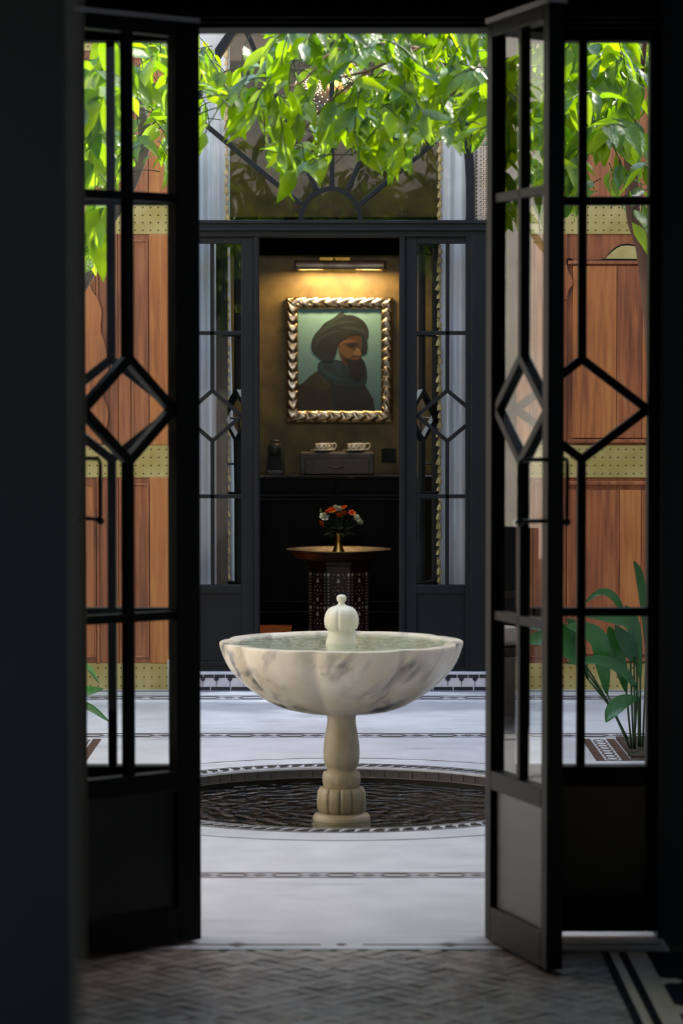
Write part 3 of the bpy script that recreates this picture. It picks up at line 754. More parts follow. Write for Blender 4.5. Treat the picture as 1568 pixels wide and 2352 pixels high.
# left door (its right edge shows at x=390)
r1, xa, xb, y0, zs = cedar(-1, 60, 390, 'tall cedar door with brass bands folded open on the left of the portal')
X = lambda px: PX(px, YF)
for (zl, zh) in ((zs[0][1], zs[1][0]), (zs[1][1], zs[2][0]), (zs[2][1], zs[3][0])):
    MB().box(X(345), X(389), y0-.018, y0, zl, zh).build('stile_board', M['cedar_light'], r1, bevel=.004)
    MB().box(X(274), X(302), y0-.014, y0, zl, zh).build('stile_board', M['cedar'], r1, bevel=.003)
    MB().box(X(256), X(273), y0-.018, y0, zl, zh).build('stile_board', M['cedar'], r1, bevel=.003)
    panel(r1, X(304), X(343), zl+.03, zh-.03, y0, M['cedar'])
    panel(r1, X(120), X(222), zl+.03, zh-.03, y0, M['cedar_light'])
    MB().box(X(223), X(229), y0-.02, y0, zl, zh).build('bead', M['cedar'], r1, bevel=.003)
# ogee edge of the wicket on the left door
edge = [(150, 610), (185, 628), (205, 642), (214, 668), (228, 690), (236, 720), (234, 760), (246, 800), (252, 860), (240, 905), (250, 940), (249, 975), (238, 1000), (236, 1018)]
e2 = [tuple(v) for v in spline([fac(*p) for p in edge], 4)]
MB().prism(e2 + [fac(100, 1018), fac(100, 610)], y0-.028, y0-.012).build('wicket_edge', M['cedar_light'], r1, bevel=.003)
MB().box(X(385), X(392), y0-.03, y0+.03, .0, PZ(1520, YF)+.02).build('hinge_block', M['plaster'], r1)
# right door
r2, xa, xb, y0, zs = cedar(1, 1126, 1530, 'tall cedar door with wicket and brass bands folded open on the right of the portal')
for (zl, zh) in ((zs[0][1], zs[1][0]), (zs[1][1], zs[2][0]), (zs[2][1], zs[3][0])):
    MB().box(X(1130), X(1175), y0-.018, y0, zl, zh).build('stile_board', M['cedar_light'], r2, bevel=.004)
    MB().box(X(1176), X(1214), y0-.012, y0, zl, zh).build('stile_board', M['cedar'], r2, bevel=.004)
    panel(r2, X(1216), X(1286), zl+.03, zh-.03, y0, M['cedar'])
    MB().box(X(1288), X(1298), y0-.02, y0, zl, zh).build('bead', M['cedar'], r2, bevel=.003)
for a, b, z0_, z1_, mm in ((1312, 1412, 1006, 612, 'cedar_light'), (1413, 1470, 1006, 612, 'cedar'), (1471, 1520, 1006, 612, 'cedar_light'),
                           (1300, 1420, 1500, 1124, 'cedar'), (1421, 1470, 1500, 1124, 'cedar_light'), (1471, 1520, 1500, 1124, 'cedar')):
    MB().box(X(a), X(b), y0-.022, y0, PZ(z0_, YF), PZ(z1_, YF)).build('board', M[mm], r2, bevel=.002)
for py in (1012, 1108, 1512, 604):
    MB().box(X(1300), X(1520), y0-.032, y0, PZ(py+4, YF), PZ(py-4, YF)).build('moulding', M['cedar'], r2, bevel=.003)
top = [(1298, 596), (1306, 594), (1316, 600), (1330, 598), (1380, 597), (1400, 578), (1418, 565), (1440, 562), (1470, 568), (1515, 570)]
t2 = [tuple(v) for v in spline([fac(*p) for p in top], 4)]
MB().prism(t2 + [fac(1515, 606), fac(1298, 606)], y0-.030, y0-.004).build('wicket_head', M['black_paint'], r2, bevel=.002, label='dark scalloped wicket head')
br = [(1386, 596), (1402, 580), (1420, 568), (1442, 566), (1470, 571), (1512, 573)]
b2 = [tuple(v) for v in spline([fac(*p) for p in br], 4)]
MB().prism(b2 + [fac(1512, 597)], y0-.037, y0-.030).build('brass_crest', M['brass_sheet'], r2, bevel=.001, label='brass crest plate over the wicket')
wl = [(1298, 610), (1303, 628), (1311, 640), (1312, 655), (1303, 668), (1298, 690)]
w2 = [tuple(v) for v in spline([fac(*p) for p in wl], 4)]
MB().prism(w2 + [fac(1290, 690), fac(1290, 610)], y0-.034, y0-.018).build('wicket_edge', M['cedar'], r2, bevel=.002)

# ================================================================ FAR ROOM
YB = 19.0
ff = MB().box(-2.8, 2.8, YF+.2, YB+.1, ZS-.1, ZS).build('floor_salon', M['black_lacquer']); tag(ff, 'dark floor of the far room', 'floor', kind='structure')
wall('wall_salon_back', M['brown_plaster'], 'ochre brown polished plaster back wall of the far room', (-2.8, 2.8, YB, YB+.1, ZS, 4.6))
wall('wall_salon_left', M['brown_plaster'], 'brown left wall of the far room', (-2.9, -2.8, YF+.16, YB+.1, ZS, 4.6))
wall('wall_salon_right', M['brown_plaster'], 'brown right wall of the far room', (2.8, 2.9, YF+.16, YB+.1, ZS, 4.6))
tag(MB().box(-2.9, 2.9, YF+.16, YB+.1, 4.6, 4.7).build('ceiling_salon', M['carved']), 'cream ceiling of the far room', 'ceiling', kind='structure')
# cream cornice beams
co = MB().box(-2.8, 2.8, YB-.25, YB, PZ(150, YB), 4.6).box(-2.8, 2.8, YB-.32, YB, PZ(95, YB), 4.6)
cc = co.build('trim_cornice', M['carved'], bevel=.01); tag(cc, 'cream stepped cornice high on the back wall', 'cornice', kind='structure')

hb = MB().box(FX-1.6, FX+1.6, YB-.07, YB, PZ(586, YB), PZ(500, YB)).build('trim_unlit_band', M['matte_black'], bevel=.004)  # black board stands in for wall the picture lamp leaves dark
tag(hb, 'matt black board added as the unlit part of the back wall above the picture lamp', 'beam', kind='structure')
# dark garden armchair by the left courtyard wall, seen as a reflection in the right door leaf
gc = empty('garden_armchair', (-2.75, 12.3, 0), 'black garden armchair with white cushion reflected in the right door leaf glass', 'chair')
for ax in (-3.02, -2.48):
    for ay in (12.02, 12.58): MB().box(ax-.02, ax+.02, ay-.02, ay+.02, 0, .62).build('leg', M['black_iron'], gc, bevel=.003)
for ay in (12.02, 12.58): MB().box(-3.05, -2.44, ay-.025, ay+.025, .62, .65).build('armrest', M['black_iron'], gc, bevel=.004)
MB().box(-3.04, -2.46, 12.0, 12.6, .34, .38).build('seat_frame', M['black_iron'], gc, bevel=.004)
MB().box(-3.0, -2.46, 12.05, 12.55, .381, .48).build('cushion', M['tile_white'], gc, bevel=.03)
MB().box(-3.06, -3.02, 12.0, 12.6, .38, .95).build('backrest', M['black_iron'], gc, bevel=.004)
# curtains
def curtain(name, x0, x1, y, z0, z1, folds, amp, lab, edge=None):
    nx = folds*10; nz = 14; vs = []; fs = []
    for j in range(nz+1):
        z = z0+(z1-z0)*j/nz
        for i in range(nx+1):
            t = i/nx; xe0 = x0; xe1 = x1 + (edge(z) if edge else 0)
            a = amp*(.7+.5*noise.noise(Vector((t*3, z*.6, x0))))
            vs.append((xe0+(xe1-xe0)*t, y + a*math.sin(t*folds*2*math.pi + .7*noise.noise(Vector((t*2, z*.5, 4)))), z))
    for j in range(nz):
        for i in range(nx): fs.append((j*(nx+1)+i, j*(nx+1)+i+1, (j+1)*(nx+1)+i+1, (j+1)*(nx+1)+i))
    o = MB().add(vs, fs).build(name, M['curtain'], smooth=True)
    s = o.modifiers.new('thick', 'SOLIDIFY'); s.thickness = .006
    return tag(o, lab, 'curtain')
def fringe(x, y, z0, z1, par, sgn=1, xf=None):
    m_ = MB(); prof = MB().lathe([(.004, .024), (.009, .020), (.007, .010), (.013, -.006), (.015, -.024), (.001, -.026)], (0, 0, 0), 7)
    f0 = None; z = z0; k = 0
    while z < z1:
        loc = (x+(xf(z) if xf else 0)+sgn*random.uniform(0, .008), y, z); sc_ = random.uniform(.8, 1.15); ro = (0, R(random.uniform(-14, 14)), 0)
        if f0 is None: f0 = first_piece('tassel', prof, M['fringe'], loc, par, ro, (sc_, sc_, sc_))
        else: piece(f0, loc, par, ro, (sc_, sc_, sc_))
        z += .05; k += 1
YC = YF+.26
c1_ = curtain('curtain', P(380, 900, YC).x, P(486, 900, YC).x, YC, ZS, 4.0, 4, .022, 'long pale curtain seen through the outer pane of the left far window')
eL = lambda z: (2.2-z)*.018 if z < 2.2 else 0
c2_ = curtain('curtain', P(488, 900, YC+.3).x, P(529, 900, YC+.3).x, YC+.30, ZS, 4.0, 2, .02, 'narrow inner length of pale curtain with gold tassel fringe on the left', eL)
fringe(P(520, 900, YC+.3).x, YC+.27, ZS+.03, 3.9, c2_)
c3_ = curtain('curtain', P(1012, 900, YC).x, P(1150, 900, YC).x, YC+.03, ZS, 4.0, 5, .028, 'long pale curtain with gold tassel fringe on the right of the far room')
fringe(P(1010, 900, YC).x, YC-.012, ZS+.03, 3.9, c3_, -1)
c4_ = curtain('curtain', P(1085, 900, YC).x, P(1170, 900, YC).x, YC-.045, ZS, 4.0, 3, .012, 'outer overlapping pale curtain at the far right window')
# ---------------------------------------------------------------- things in the far room
YK = 18.25
zc = PZ(1092, YK)
xw = 1.05
cab = empty('sideboard', (FX, YK+.3, ZS), 'glossy black lacquered sideboard under the portrait', 'cabinet')
MB().box(FX-xw, FX+xw, YK, YB-.004, ZS+.10, zc-.02).build('carcass', M['black_lacquer'], cab)
MB().box(FX-xw, FX+xw, YK+.03, YB-.004, ZS, ZS+.10).build('plinth', M['black_lacquer'], cab)
MB().box(FX-xw, FX+xw, YK-.015, YK, PZ(1412, YK), PZ(1404, YK)).build('plinth_bead', M['black_lacquer'], cab, bevel=.003)
MB().box(FX-xw-.02, FX+xw+.02, YK-.03, YB-.004, zc-.02, zc).build('worktop', M['counter_stone'], cab, bevel=.004, label='polished black marble worktop with tan veins')
xs = [FX-xw, FX-.52, FX+.03, FX+.55, FX+xw]
for a, b in zip(xs, xs[1:]):
    MB().box(a+.012, b-.012, YK-.014, YK, PZ(1131, YK), PZ(1102, YK)).build('drawer', M['black_lacquer'], cab, bevel=.004)
    d_ = MB().box(a+.012, b-.012, YK-.014, YK, PZ(1392, YK), PZ(1136, YK)).build('door', M['black_lacquer'], cab, bevel=.004)
    mb = MB(); x0, x1, z0, z1 = a+.05, b-.05, PZ(1384, YK), PZ(1146, YK)
    for q_ in ((x0, x1, z0, z0+.012), (x0, x1, z1-.012, z1), (x0, x0+.012, z0+.012, z1-.012), (x1-.012, x1, z0+.012, z1-.012)):
        mb.box(q_[0], q_[1], YK-.024, YK-.014, q_[2], q_[3])
    mb.build('moulding', M['black_lacquer'], d_, bevel=.003)
    MB().ball(((a+b)/2, YK-.028, PZ(1117, YK)), .010, 10, 6).build('knob', M['black_iron'], cab, smooth=True)

# coffee machine
ym = YK+.22; cm = empty('coffee_machine', (PX(633, ym), ym, zc), 'small dark grey capsule coffee machine on the left of the worktop', 'coffee machine')
mx = PX(631, ym); mz = lambda py: PZ(py, ym)
zb0 = zc; ht = mz(1010)-mz(1088)
hw = .052
MB().prism([(mx-hw*1.22, zb0+.004), (mx-hw*.95, zb0+ht*.80), (mx-hw*.7, zb0+ht*.92), (mx+hw*.7, zb0+ht*.92), (mx+hw*.98, zb0+ht*.80), (mx+hw*1.28, zb0+.004)], ym, ym+.14).build('body', M['machine'], cm, bevel=.01)
MB().prism([(mx-hw*.95, zb0+.03), (mx-hw*.7, zb0+ht*.74), (mx+hw*.7, zb0+ht*.74), (mx+hw*.95, zb0+.03)], ym-.004, ym+.004).build('front_panel', M['machine_black'], cm, bevel=.004)
MB().lathe([(.001, -.05), (.03, -.05), (.036, -.045), (.038, 0), (.034, .022), (.001, .026)], (mx, ym-.012, zb0+ht*.80), 20).build('brew_head', M['machine'], cm, smooth=True)
MB().lathe([(.001, 0), (.03, 0), (.036, .006), (.03, .014), (.001, .016)], (mx, ym+.01, zb0+ht*.95), 20).build('lever', M['machine'], cm, smooth=True)
MB().box(mx-hw*.95, mx+hw*.95, ym-.06, ym+.02, zb0+.001, zb0+.028).build('drip_tray', M['machine'], cm, bevel=.006)

# leather box with drawer
yb = YK+.12; bx0, bx1 = PX(688, yb), PX(859, yb); bz = PZ(1039, yb)
lb = empty('leather_box', ((bx0+bx1)/2, yb, zc), 'taupe leather box with one drawer carrying the coffee cups', 'box')
MB().box(bx0, bx1, yb, yb+.28, zc, bz).build('body', M['leather'], lb, bevel=.012)
dw = MB().box(PX(701, yb), PX(847, yb), yb-.006, yb+.02, zc+.006, PZ(1055, yb)).build('drawer', M['leather'], lb, bevel=.003)
MB().box(PX(700, yb), PX(848, yb), yb-.002, yb+.002, zc+.004, PZ(1053.5, yb)).build('drawer_gap', M['machine_black'], lb)
hx = PX(771, yb); hz_ = PZ(1072, yb)
MB().tube([(hx-.05, yb-.006, hz_+.004), (hx-.03, yb-.02, hz_-.002), (hx, yb-.028, hz_-.004), (hx+.03, yb-.02, hz_-.002), (hx+.05, yb-.006, hz_+.004)], [.003, .005, .006, .005, .003], 8).build('handle', M['leather'], dw, smooth=True)

# cups and saucers
def cup(px, y, lab, lab2):
    x = PX(px, y); z = bz
    s_ = empty('saucer', (x, y, z), lab2, 'saucer', 'saucers on the leather box')
    MB().lathe([(.001, .001), (.03, .001), (.052, .008), (.074, .014), (.074, .016), (.05, .012), (.028, .006), (.001, .006)], (x, y, z), 28).build('dish', M['porcelain'], s_, smooth=True)
    c = empty('coffee_cup', (x, y, z+.006), lab, 'cup', 'coffee cups on the leather box')
    z += .0065; hC = .052; rC = .042
    MB().lathe([(.001, 0), (rC*.9, 0), (rC*.97, .004), (rC, hC), (rC-.003, hC), (rC*.93, .006), (.001, .005)], (x, y, z), 28).build('bowl', M['porcelain'], c, smooth=True)
    MB().tube(spline([(x+rC*.95, y, z+hC*.82), (x+rC+.020, y, z+hC*.98), (x+rC+.034, y, z+hC*.70), (x+rC+.022, y, z+hC*.30), (x+rC*.98, y, z+hC*.12)], 4), .0042, 8).build('handle', M['porcelain'], c, smooth=True)
    mb = MB()
    def on(a, zz, w_, h_):
        a0_, a1_ = a-w_/rC/2, a+w_/rC/2; r_ = rC+.0006
        mb.add([(x+r_*math.cos(a0_), y+r_*math.sin(a0_), z+zz-h_/2), (x+r_*math.cos(a1_), y+r_*math.sin(a1_), z+zz-h_/2), (x+r_*math.cos(a1_), y+r_*math.sin(a1_), z+zz+h_/2), (x+r_*math.cos(a0_), y+r_*math.sin(a0_), z+zz+h_/2)], [(0,1,2,3)])
    for k in range(8):
        a = -math.pi/2 + k*math.pi/4
        on(a-.35, .020, .0022, .034); on(a-.35, .038, .011, .006); on(a-.35, .034, .006, .009)
        on(a, .020, .016, .005); on(a+.12, .022, .005, .009); on(a-.1, .016, .006, .003)
    for k in range(26): on(k*2*math.pi/26, .047, .004, .004)
    mb.build('painted_motif', M['cobalt'], c, kind='stuff', label='dark blue painted palms and animals')
cup(738, yb+.06, 'left front white coffee cup with blue painted palms', 'saucer under the left front cup')
cup(746, yb+.17, 'white coffee cup standing just behind the left front cup', 'saucer behind on the left of the leather box')
cup(812, yb+.06, 'right front white coffee cup with blue painted palms', 'saucer under the right front cup')
cup(824, yb+.17, 'white coffee cup standing just behind the right front cup', 'saucer behind on the right of the leather box')
# socket
so = MB().box(PX(876, YB), PX(909, YB), YB-.012, YB, PZ(1062, YB), PZ(1030, YB)).build('wall_socket', M['machine_black'], bevel=.002)
tag(so, 'square dark wall socket plate right of the leather box', 'socket')

# picture light
yl = YB-.16; lx0, lx1 = PX(677, yl), PX(884, yl); lz_ = PZ(612, yl); rl = .037
pl_ = empty('picture_light', ((lx0+lx1)/2, YB, lz_-.04), 'brass picture lamp with ribbed cylinder shade above the portrait', 'lamp')
sh = MB(); vs = []; fs = []; nn = 18; mm_ = 40
for i in range(mm_+1):
    x = lx0+(lx1-lx0)*i/mm_
    for k in range(nn+1):
        a = R(-32)+R(244)*k/nn; r_ = rl*(1+.02*(i % 2))
        vs.append((x, yl-r_*math.cos(a)*1.0, lz_+r_*math.sin(a)))
for i in range(mm_):
    for k in range(nn): fs.append((i*(nn+1)+k, i*(nn+1)+k+1, (i+1)*(nn+1)+k+1, (i+1)*(nn+1)+k))
so_ = sh.add(vs, fs).build('shade', M['pewter'], pl_, smooth=True); sd = so_.modifiers.new('t', 'SOLIDIFY'); sd.thickness = .004
for x in (lx0, lx1):
    MB().add([(x+dx, yl-rl*1.05*math.cos(R(-32+244*k/12)), lz_+rl*1.05*math.sin(R(-32+244*k/12))) for dx in (-.006, .006) for k in range(13)],
             [tuple(range(13)), tuple(range(25, 12, -1))] + [(k, (k+1) % 13, (k+1) % 13+13, k+13) for k in range(13)]).build('end_cap', M['black_iron'], pl_)
MB().tube([(FX+.01, YB-.01, lz_+.045), (FX+.01, yl, lz_+.05)], .009, 8).build('arm', M['bright_brass'], pl_, smooth=True)
MB().box(FX+.01-.10, FX+.01+.11, YB-.02, YB, lz_+.035, lz_+.07).build('wall_plate', M['bright_brass'], pl_, bevel=.003)
MB().box(PX(741, yl-.03), PX(817, yl-.03), yl-.036, yl-.030, lz_-.045, lz_-.020).build('name_plate', M['bright_brass'], pl_, bevel=.001)
MB().box(lx0+.02, lx1-.02, yl-.030, yl-.022, lz_-.034, lz_-.024).build('lip', M['bright_brass'], pl_, bevel=.001)
for px in (708, 852):
    MB().tube([(PX(px, yl)-.06, yl, lz_-.004), (PX(px, yl)+.06, yl, lz_-.004)], .008, 8).build('bulb', glow('warm_bulb', (1, .66, .28, 1), 40), pl_, smooth=True)
la = bpy.data.lights.new('picture_light_glow', 'AREA'); la.shape = 'RECTANGLE'; la.size = .50; la.size_y = .03; la.energy = 4.4; la.color = (1, .68, .33)
lo_ = bpy.data.objects.new('picture_light_glow', la); COL.objects.link(lo_); lo_.parent = pl_
lo_.location = Vector(((lx0+lx1)/2, yl, lz_-.014)) - pl_.location; lo_.rotation_euler = (R(24), 0, 0)

# portrait in a carved frame
fx0, fx1, fz0, fz1 = PX(657, YB-.03), PX(902, YB-.03), PZ(971, YB-.03), PZ(682, YB-.03)
pic = empty('framed_portrait', ((fx0+fx1)/2, YB, fz0), 'portrait painting of a bearded man in a dark turban in a carved silver-gilt frame', 'painting')
fwid = .083
def frame_side(p, q, ncr):
    """half-round moulding from p to q with crossed leaf ridges"""
    p, q = Vector(p), Vector(q); L_ = (q-p).length; d = (q-p)/L_; nrm = Vector((-d.y, d.x))    # nrm points inwards
    ns = ncr*14; nc = 14; vs = []; fs = []
    for i in range(ns+1):
        s_ = i/ns
        for k in range(nc+1):
            th = math.pi*k/nc; c_ = math.cos(th)      # c_=1 outer edge ... -1 inner edge
            wdt = (1-c_)/2*fwid
            cut0 = wdt/L_; ss = cut0+(1-2*cut0)*s_
            u = ss*L_/(L_/ncr); ph = (u + .55*abs(c_)+.18*c_) % 1.0
            crest = (1-abs(2*ph-1))**.6; groove = .55 if (.80 < ph < .86 or .93 < ph < .98) else 1
            r_ = .028*math.sin(th)*(.74+.36*crest)*groove + .008
            pos = p + d*ss*L_ + nrm*wdt
            vs.append((pos.x, YB-.012-r_, pos.y))
    for i in range(ns):
        for k in range(nc): fs.append((i*(nc+1)+k, (i+1)*(nc+1)+k, (i+1)*(nc+1)+k+1, i*(nc+1)+k+1))
    return MB().add(vs, fs).build('frame_side', M['gilt'], pic, smooth=True)
frame_side((fx0, fz0), (fx1, fz0), 9); frame_side((fx1, fz0), (fx1, fz1), 13); frame_side((fx1, fz1), (fx0, fz1), 9); frame_side((fx0, fz1), (fx0, fz0), 13)
MB().box(fx0+.004, fx1-.004, YB-.018, YB, fz0+.004, fz1-.004).build('backing_board', M['dark_wood'], pic)
ix0, ix1, iz0, iz1 = fx0+fwid*.9, fx1-fwid*.9, fz0+fwid*.9, fz1-fwid*.9
def grad(name, c1, c2):
    m, t, o = ng(name); b = t.nodes.new('ShaderNodeBsdfPrincipled'); L(t, b.outputs[0], o.inputs[0]); b.inputs['Roughness'].default_value = .55
    n = tex(t, 'ShaderNodeTexNoise', 9, 5, (1, 1, .35)); tc = t.nodes.new('ShaderNodeTexCoord'); sp = t.nodes.new('ShaderNodeSeparateXYZ'); L(t, tc.outputs['Generated'], sp.inputs[0])
    ma = t.nodes.new('ShaderNodeMath'); ma.operation = 'MULTIPLY_ADD'; ma.inputs[1].default_value = .35; L(t, n.outputs['Fac'], ma.inputs[0]); L(t, sp.outputs['Z'], ma.inputs[2])
    r = ramp(t, ma.outputs[0], [(.1, rgb(c1)), (1.15, rgb(c2))]); L(t, r.outputs[0], b.inputs['Base Color']); return m
MB().box(ix0, ix1, YB-.020, YB-.018, iz0, iz1).build('canvas', grad('painted_sky', '#4a6c76', '#6f9a9a'), pic, label='plain grey-teal painted background')
# painted figure: thin layers of paint, traced in the picture's own frame (0..1)
def pt(u, v): return (ix0+(ix1-ix0)*u, iz1-(iz1-iz0)*v)
layer = [0]
def paint(name, pts, c1, c2=None, sm=True):
    layer[0] += 1; y = YB-.0200-.00022*layer[0]
    q_ = [pt(*p) for p in pts]
    if sm:
        ll = q_ + [q_[0]]; q_ = [tuple(v) for v in spline(ll, 4)][:-1]
    dk = lambda h_: tuple(x*.62 for x in rgb(h_)[:3])+(1,)
    m_ = M.get('paint'+c1) or mat('paint'+c1, dk(c1), dk(c2 or c1), rough=.55, scale=14); M['paint'+c1] = m_
    return MB().prism(q_, y, y+.0004).build(name, m_, pic)
# u,v from the photograph's crop: u=(x-270)/1020, v=(y-330)/1240
U = lambda pts: [((x-268)/1022, (y-320)/1245) for x, y in pts]
paint('painted_robe', U([(268, 1245), (330, 1225), (420, 1140), (490, 1085), (560, 1060), (800, 1080), (1060, 1200), (1120, 1300), (1190, 1420), (1212, 1568), (740, 1568), (268, 1568)]), '#2e2a1c', '#3a3423', sm=False)
paint('painted_robe_fold', U([(300, 1245), (420, 1150), (500, 1095), (620, 1160), (660, 1260), (560, 1290), (420, 1260)]), '#3c3a22', '#45422a')
paint('painted_neck_scarf', U([(520, 985), (560, 960), (740, 940), (950, 1000), (1060, 940), (1110, 1080), (1100, 1230), (1020, 1260), (900, 1260), (760, 1240), (620, 1180), (520, 1100)]), '#21343a', '#2a4048')
paint('painted_scarf_drop', U([(650, 1190), (800, 1250), (1000, 1260), (1090, 1250), (1130, 1400), (1180, 1568), (740, 1568), (700, 1400)]), '#1f2624', '#262f2c')
paint('painted_scarf_fold', U([(560, 1000), (640, 1080), (780, 1160), (900, 1190), (780, 1190), (620, 1130), (545, 1060)]), '#2c4a54', '#33525c')
paint('painted_scarf_fold', U([(690, 940), (760, 1000), (810, 1090), (860, 1160), (770, 1110), (710, 1030)]), '#26404a', '#2c4852')
paint('painted_face', U([(760, 720), (860, 660), (1000, 640), (1055, 700), (1040, 790), (1045, 880), (1040, 930), (990, 1000), (900, 1030), (830, 980), (770, 860)]), '#4a3520', '#5c4228')
paint('painted_cheek', U([(770, 790), (840, 770), (930, 820), (950, 870), (900, 920), (840, 900), (780, 850)]), '#6e5230', '#7c5e38')
paint('painted_brow', U([(775, 745), (850, 705), (970, 708), (975, 725), (860, 735), (790, 775)]), '#7a5230', '#865c36')
paint('painted_eye', U([(860, 765), (920, 740), (985, 745), (980, 775), (910, 790)]), '#15100c')
paint('painted_nose', U([(985, 795), (1020, 820), (1038, 880), (1020, 895), (975, 885), (940, 885), (960, 840)]), '#8a6a3e', '#96744a')
paint('painted_beard', U([(830, 930), (880, 1000), (900, 1110), (960, 1180), (1050, 1160), (1080, 1050), (1045, 920), (980, 935), (900, 930)]), '#16140f', '#1e1b15')
paint('painted_lip', U([(915, 925), (960, 915), (1015, 918), (1010, 938), (930, 945)]), '#6e4a30')
paint('painted_hair', U([(1050, 760), (1100, 720), (1118, 760), (1105, 850), (1070, 880), (1040, 860)]), '#1c1d1a')
paint('painted_turban', U([(600, 500), (720, 430), (805, 362), (850, 400), (950, 410), (1060, 470), (1120, 560), (1128, 640), (1100, 730), (1060, 760), (1040, 660), (940, 640), (840, 690), (770, 740), (740, 860), (700, 940), (600, 960), (500, 890), (450, 840), (440, 740), (480, 640), (540, 570)]), '#18211e', '#212c28')
for f_ in (([(480, 660), (560, 570), (700, 500), (860, 470), (1010, 490), (860, 500), (700, 540), (570, 620), (500, 700)],), ([(600, 520), (720, 440), (800, 375), (840, 410), (760, 460), (660, 510)],),
           ([(470, 760), (540, 660), (680, 600), (800, 590), (690, 630), (560, 700), (500, 800)],), ([(760, 560), (900, 540), (1050, 580), (1100, 640), (1000, 600), (880, 580)],)):
    paint('painted_turban_fold', U(f_[0]), '#2b3a36', '#32433e')
for bx_, bz_ in ((590, 1185), (610, 1215), (640, 1245), (500, 1105), (545, 1140), (635, 1275)):
    paint('painted_bead', U([(bx_-12, bz_), (bx_, bz_-12), (bx_+12, bz_), (bx_, bz_+12)]), '#6e4a44', sm=False)

# tea table with inlay
yt = 17.2; tx = PX(777, yt); rt_ = .36*134/134*(67/6400*yt)/.36
tt = empty('tea_table', (tx, yt, ZS), 'octagonal dark wooden tea table inlaid with bone', 'table')
ztop = PZ(1284, yt); ro_ = rt_/math.cos(R(22.5))*1.0
oc = lambda r, a0=22.5: [(tx+r*math.cos(R(a0+45*k)), yt+r*math.sin(R(a0+45*k))) for k in range(8)]
MB().slab(oc(ro_), ZS+.02, ztop-.03).build('body', M['dark_wood'], tt, bevel=.003)
MB().slab(oc(ro_*1.08), ztop-.03, ztop-.005).build('top', M['dark_wood'], tt, bevel=.004)
MB().slab(oc(ro_*1.05), ZS, ZS+.02).build('foot', M['dark_wood'], tt, bevel=.003)
inl = MB(); ap = ro_*math.cos(R(22.5)); sw_ = ro_*math.sin(R(22.5))
def put(face, u, z, w_, h_, shape='sq'):
    a = R(-90+45*face); nx_, ny_ = math.cos(a), math.sin(a); tx_, ty_ = -math.sin(a), math.cos(a)
    shp = {'sq': [(-1,-1),(1,-1),(1,1),(-1,1)], 'tri': [(-1,-1),(1,0),(-1,1)], 'trl': [(1,-1),(1,1),(-1,0)], 'dia': [(0,-1),(1,0),(0,1),(-1,0)],
           'bell': [(-1,-.8),(-.3,-1),(.3,-1),(1,-.8),(.6,.3),(0,1),(-.6,.3)], 'pot': [(-.4,-1),(.4,-1),(.8,.4),(.4,1),(-.4,1),(-.8,.4)]}[shape]
    vs = []
    for off in (.0015, -.001):
        for a_, b_ in shp:
            uu = u+a_*w_/2; vs.append((tx+nx_*(ap+off)+tx_*uu, yt+ny_*(ap+off)+ty_*uu, z+b_*h_/2))
    k = len(shp); inl.add(vs, [tuple(range(k))] + [(i, i+k, (i+1) % k+k, (i+1) % k) for i in range(k)])
for face in range(8):
    zt1 = PZ(1316, yt)
    for row_ in range(2):
        zt_ = zt1-row_*.205
        for u in (-.82*sw_, .82*sw_): put(face, u, zt_, .014, .018)
        put(face, 0, zt_-.002, .022, .012, 'pot'); put(face, 0, zt_-.036, .021, .028, 'bell'); put(face, 0, zt_-.155, .018, .024, 'pot')
        for s_ in (-1, 1): put(face, s_*.03, zt_, .010, .008, 'dia'); put(face, s_*.035, zt_-.018, .010, .005, 'dia'); put(face, s_*.03, zt_-.18, .010, .010, 'dia')
        for k in range(9):
            for s_, sh_ in ((-1, 'tri'), (1, 'trl')): put(face, s_*.80*sw_, zt_-.022-k*.019, .008, .009, sh_)
        put(face, 0, zt_-.098, .011, .012, 'dia')
        for k in range(8): put(face, .029*math.cos(k*math.pi/4), zt_-.098+.029*math.sin(k*math.pi/4), .006, .007, 'dia')
inl.build('inlay', M['bone'], tt, kind='stuff', label='small pale bone inlay pieces')
# brass tray
ztr = PZ(1262, yt); Rt = 122.5/6400*yt
tr_ = empty('brass_tray', (tx, yt, ztop-.005), 'large round dark brass tray with pierced rim on the tea table', 'tray')
MB().lathe([(.001, ztop-.004), (Rt*.60, ztop-.004), (Rt*.80, ztop+.008), (Rt*.90, ztr-.020), (Rt*.98, ztr-.004), (Rt, ztr), (Rt*.985, ztr+.002), (Rt*.955, ztr-.004), (Rt*.87, ztr-.018), (Rt*.8, ztr-.030), (.001, ztr-.028)], (tx, yt, 0), 64).build('dish', M['pewter'], tr_, smooth=True)
MB().lathe([(Rt*.99, ztr), (Rt*1.004, ztr+.002), (Rt*.99, ztr+.004), (Rt*.98, ztr+.002)], (tx, yt, 0), 64).build('rim', M['brass'], tr_, smooth=True)
ho = MB()
for k in range(150):
    a = 2*math.pi*k/150
    for rr_, dz_ in ((.925, -.0145), (.84, -.0205)):
        c_ = (tx+Rt*rr_*math.cos(a), yt+Rt*rr_*math.sin(a)); ho.ball((c_[0], c_[1], ztr+dz_+.0045), .0035, 5, 3, .5)
    rr_ = .945; ho.ball((tx+Rt*rr_*math.cos(a), yt+Rt*rr_*math.sin(a), ztr-.0125), .0034, 5, 3, .8)
ho.build('piercing', M['black_iron'], tr_, kind='stuff')
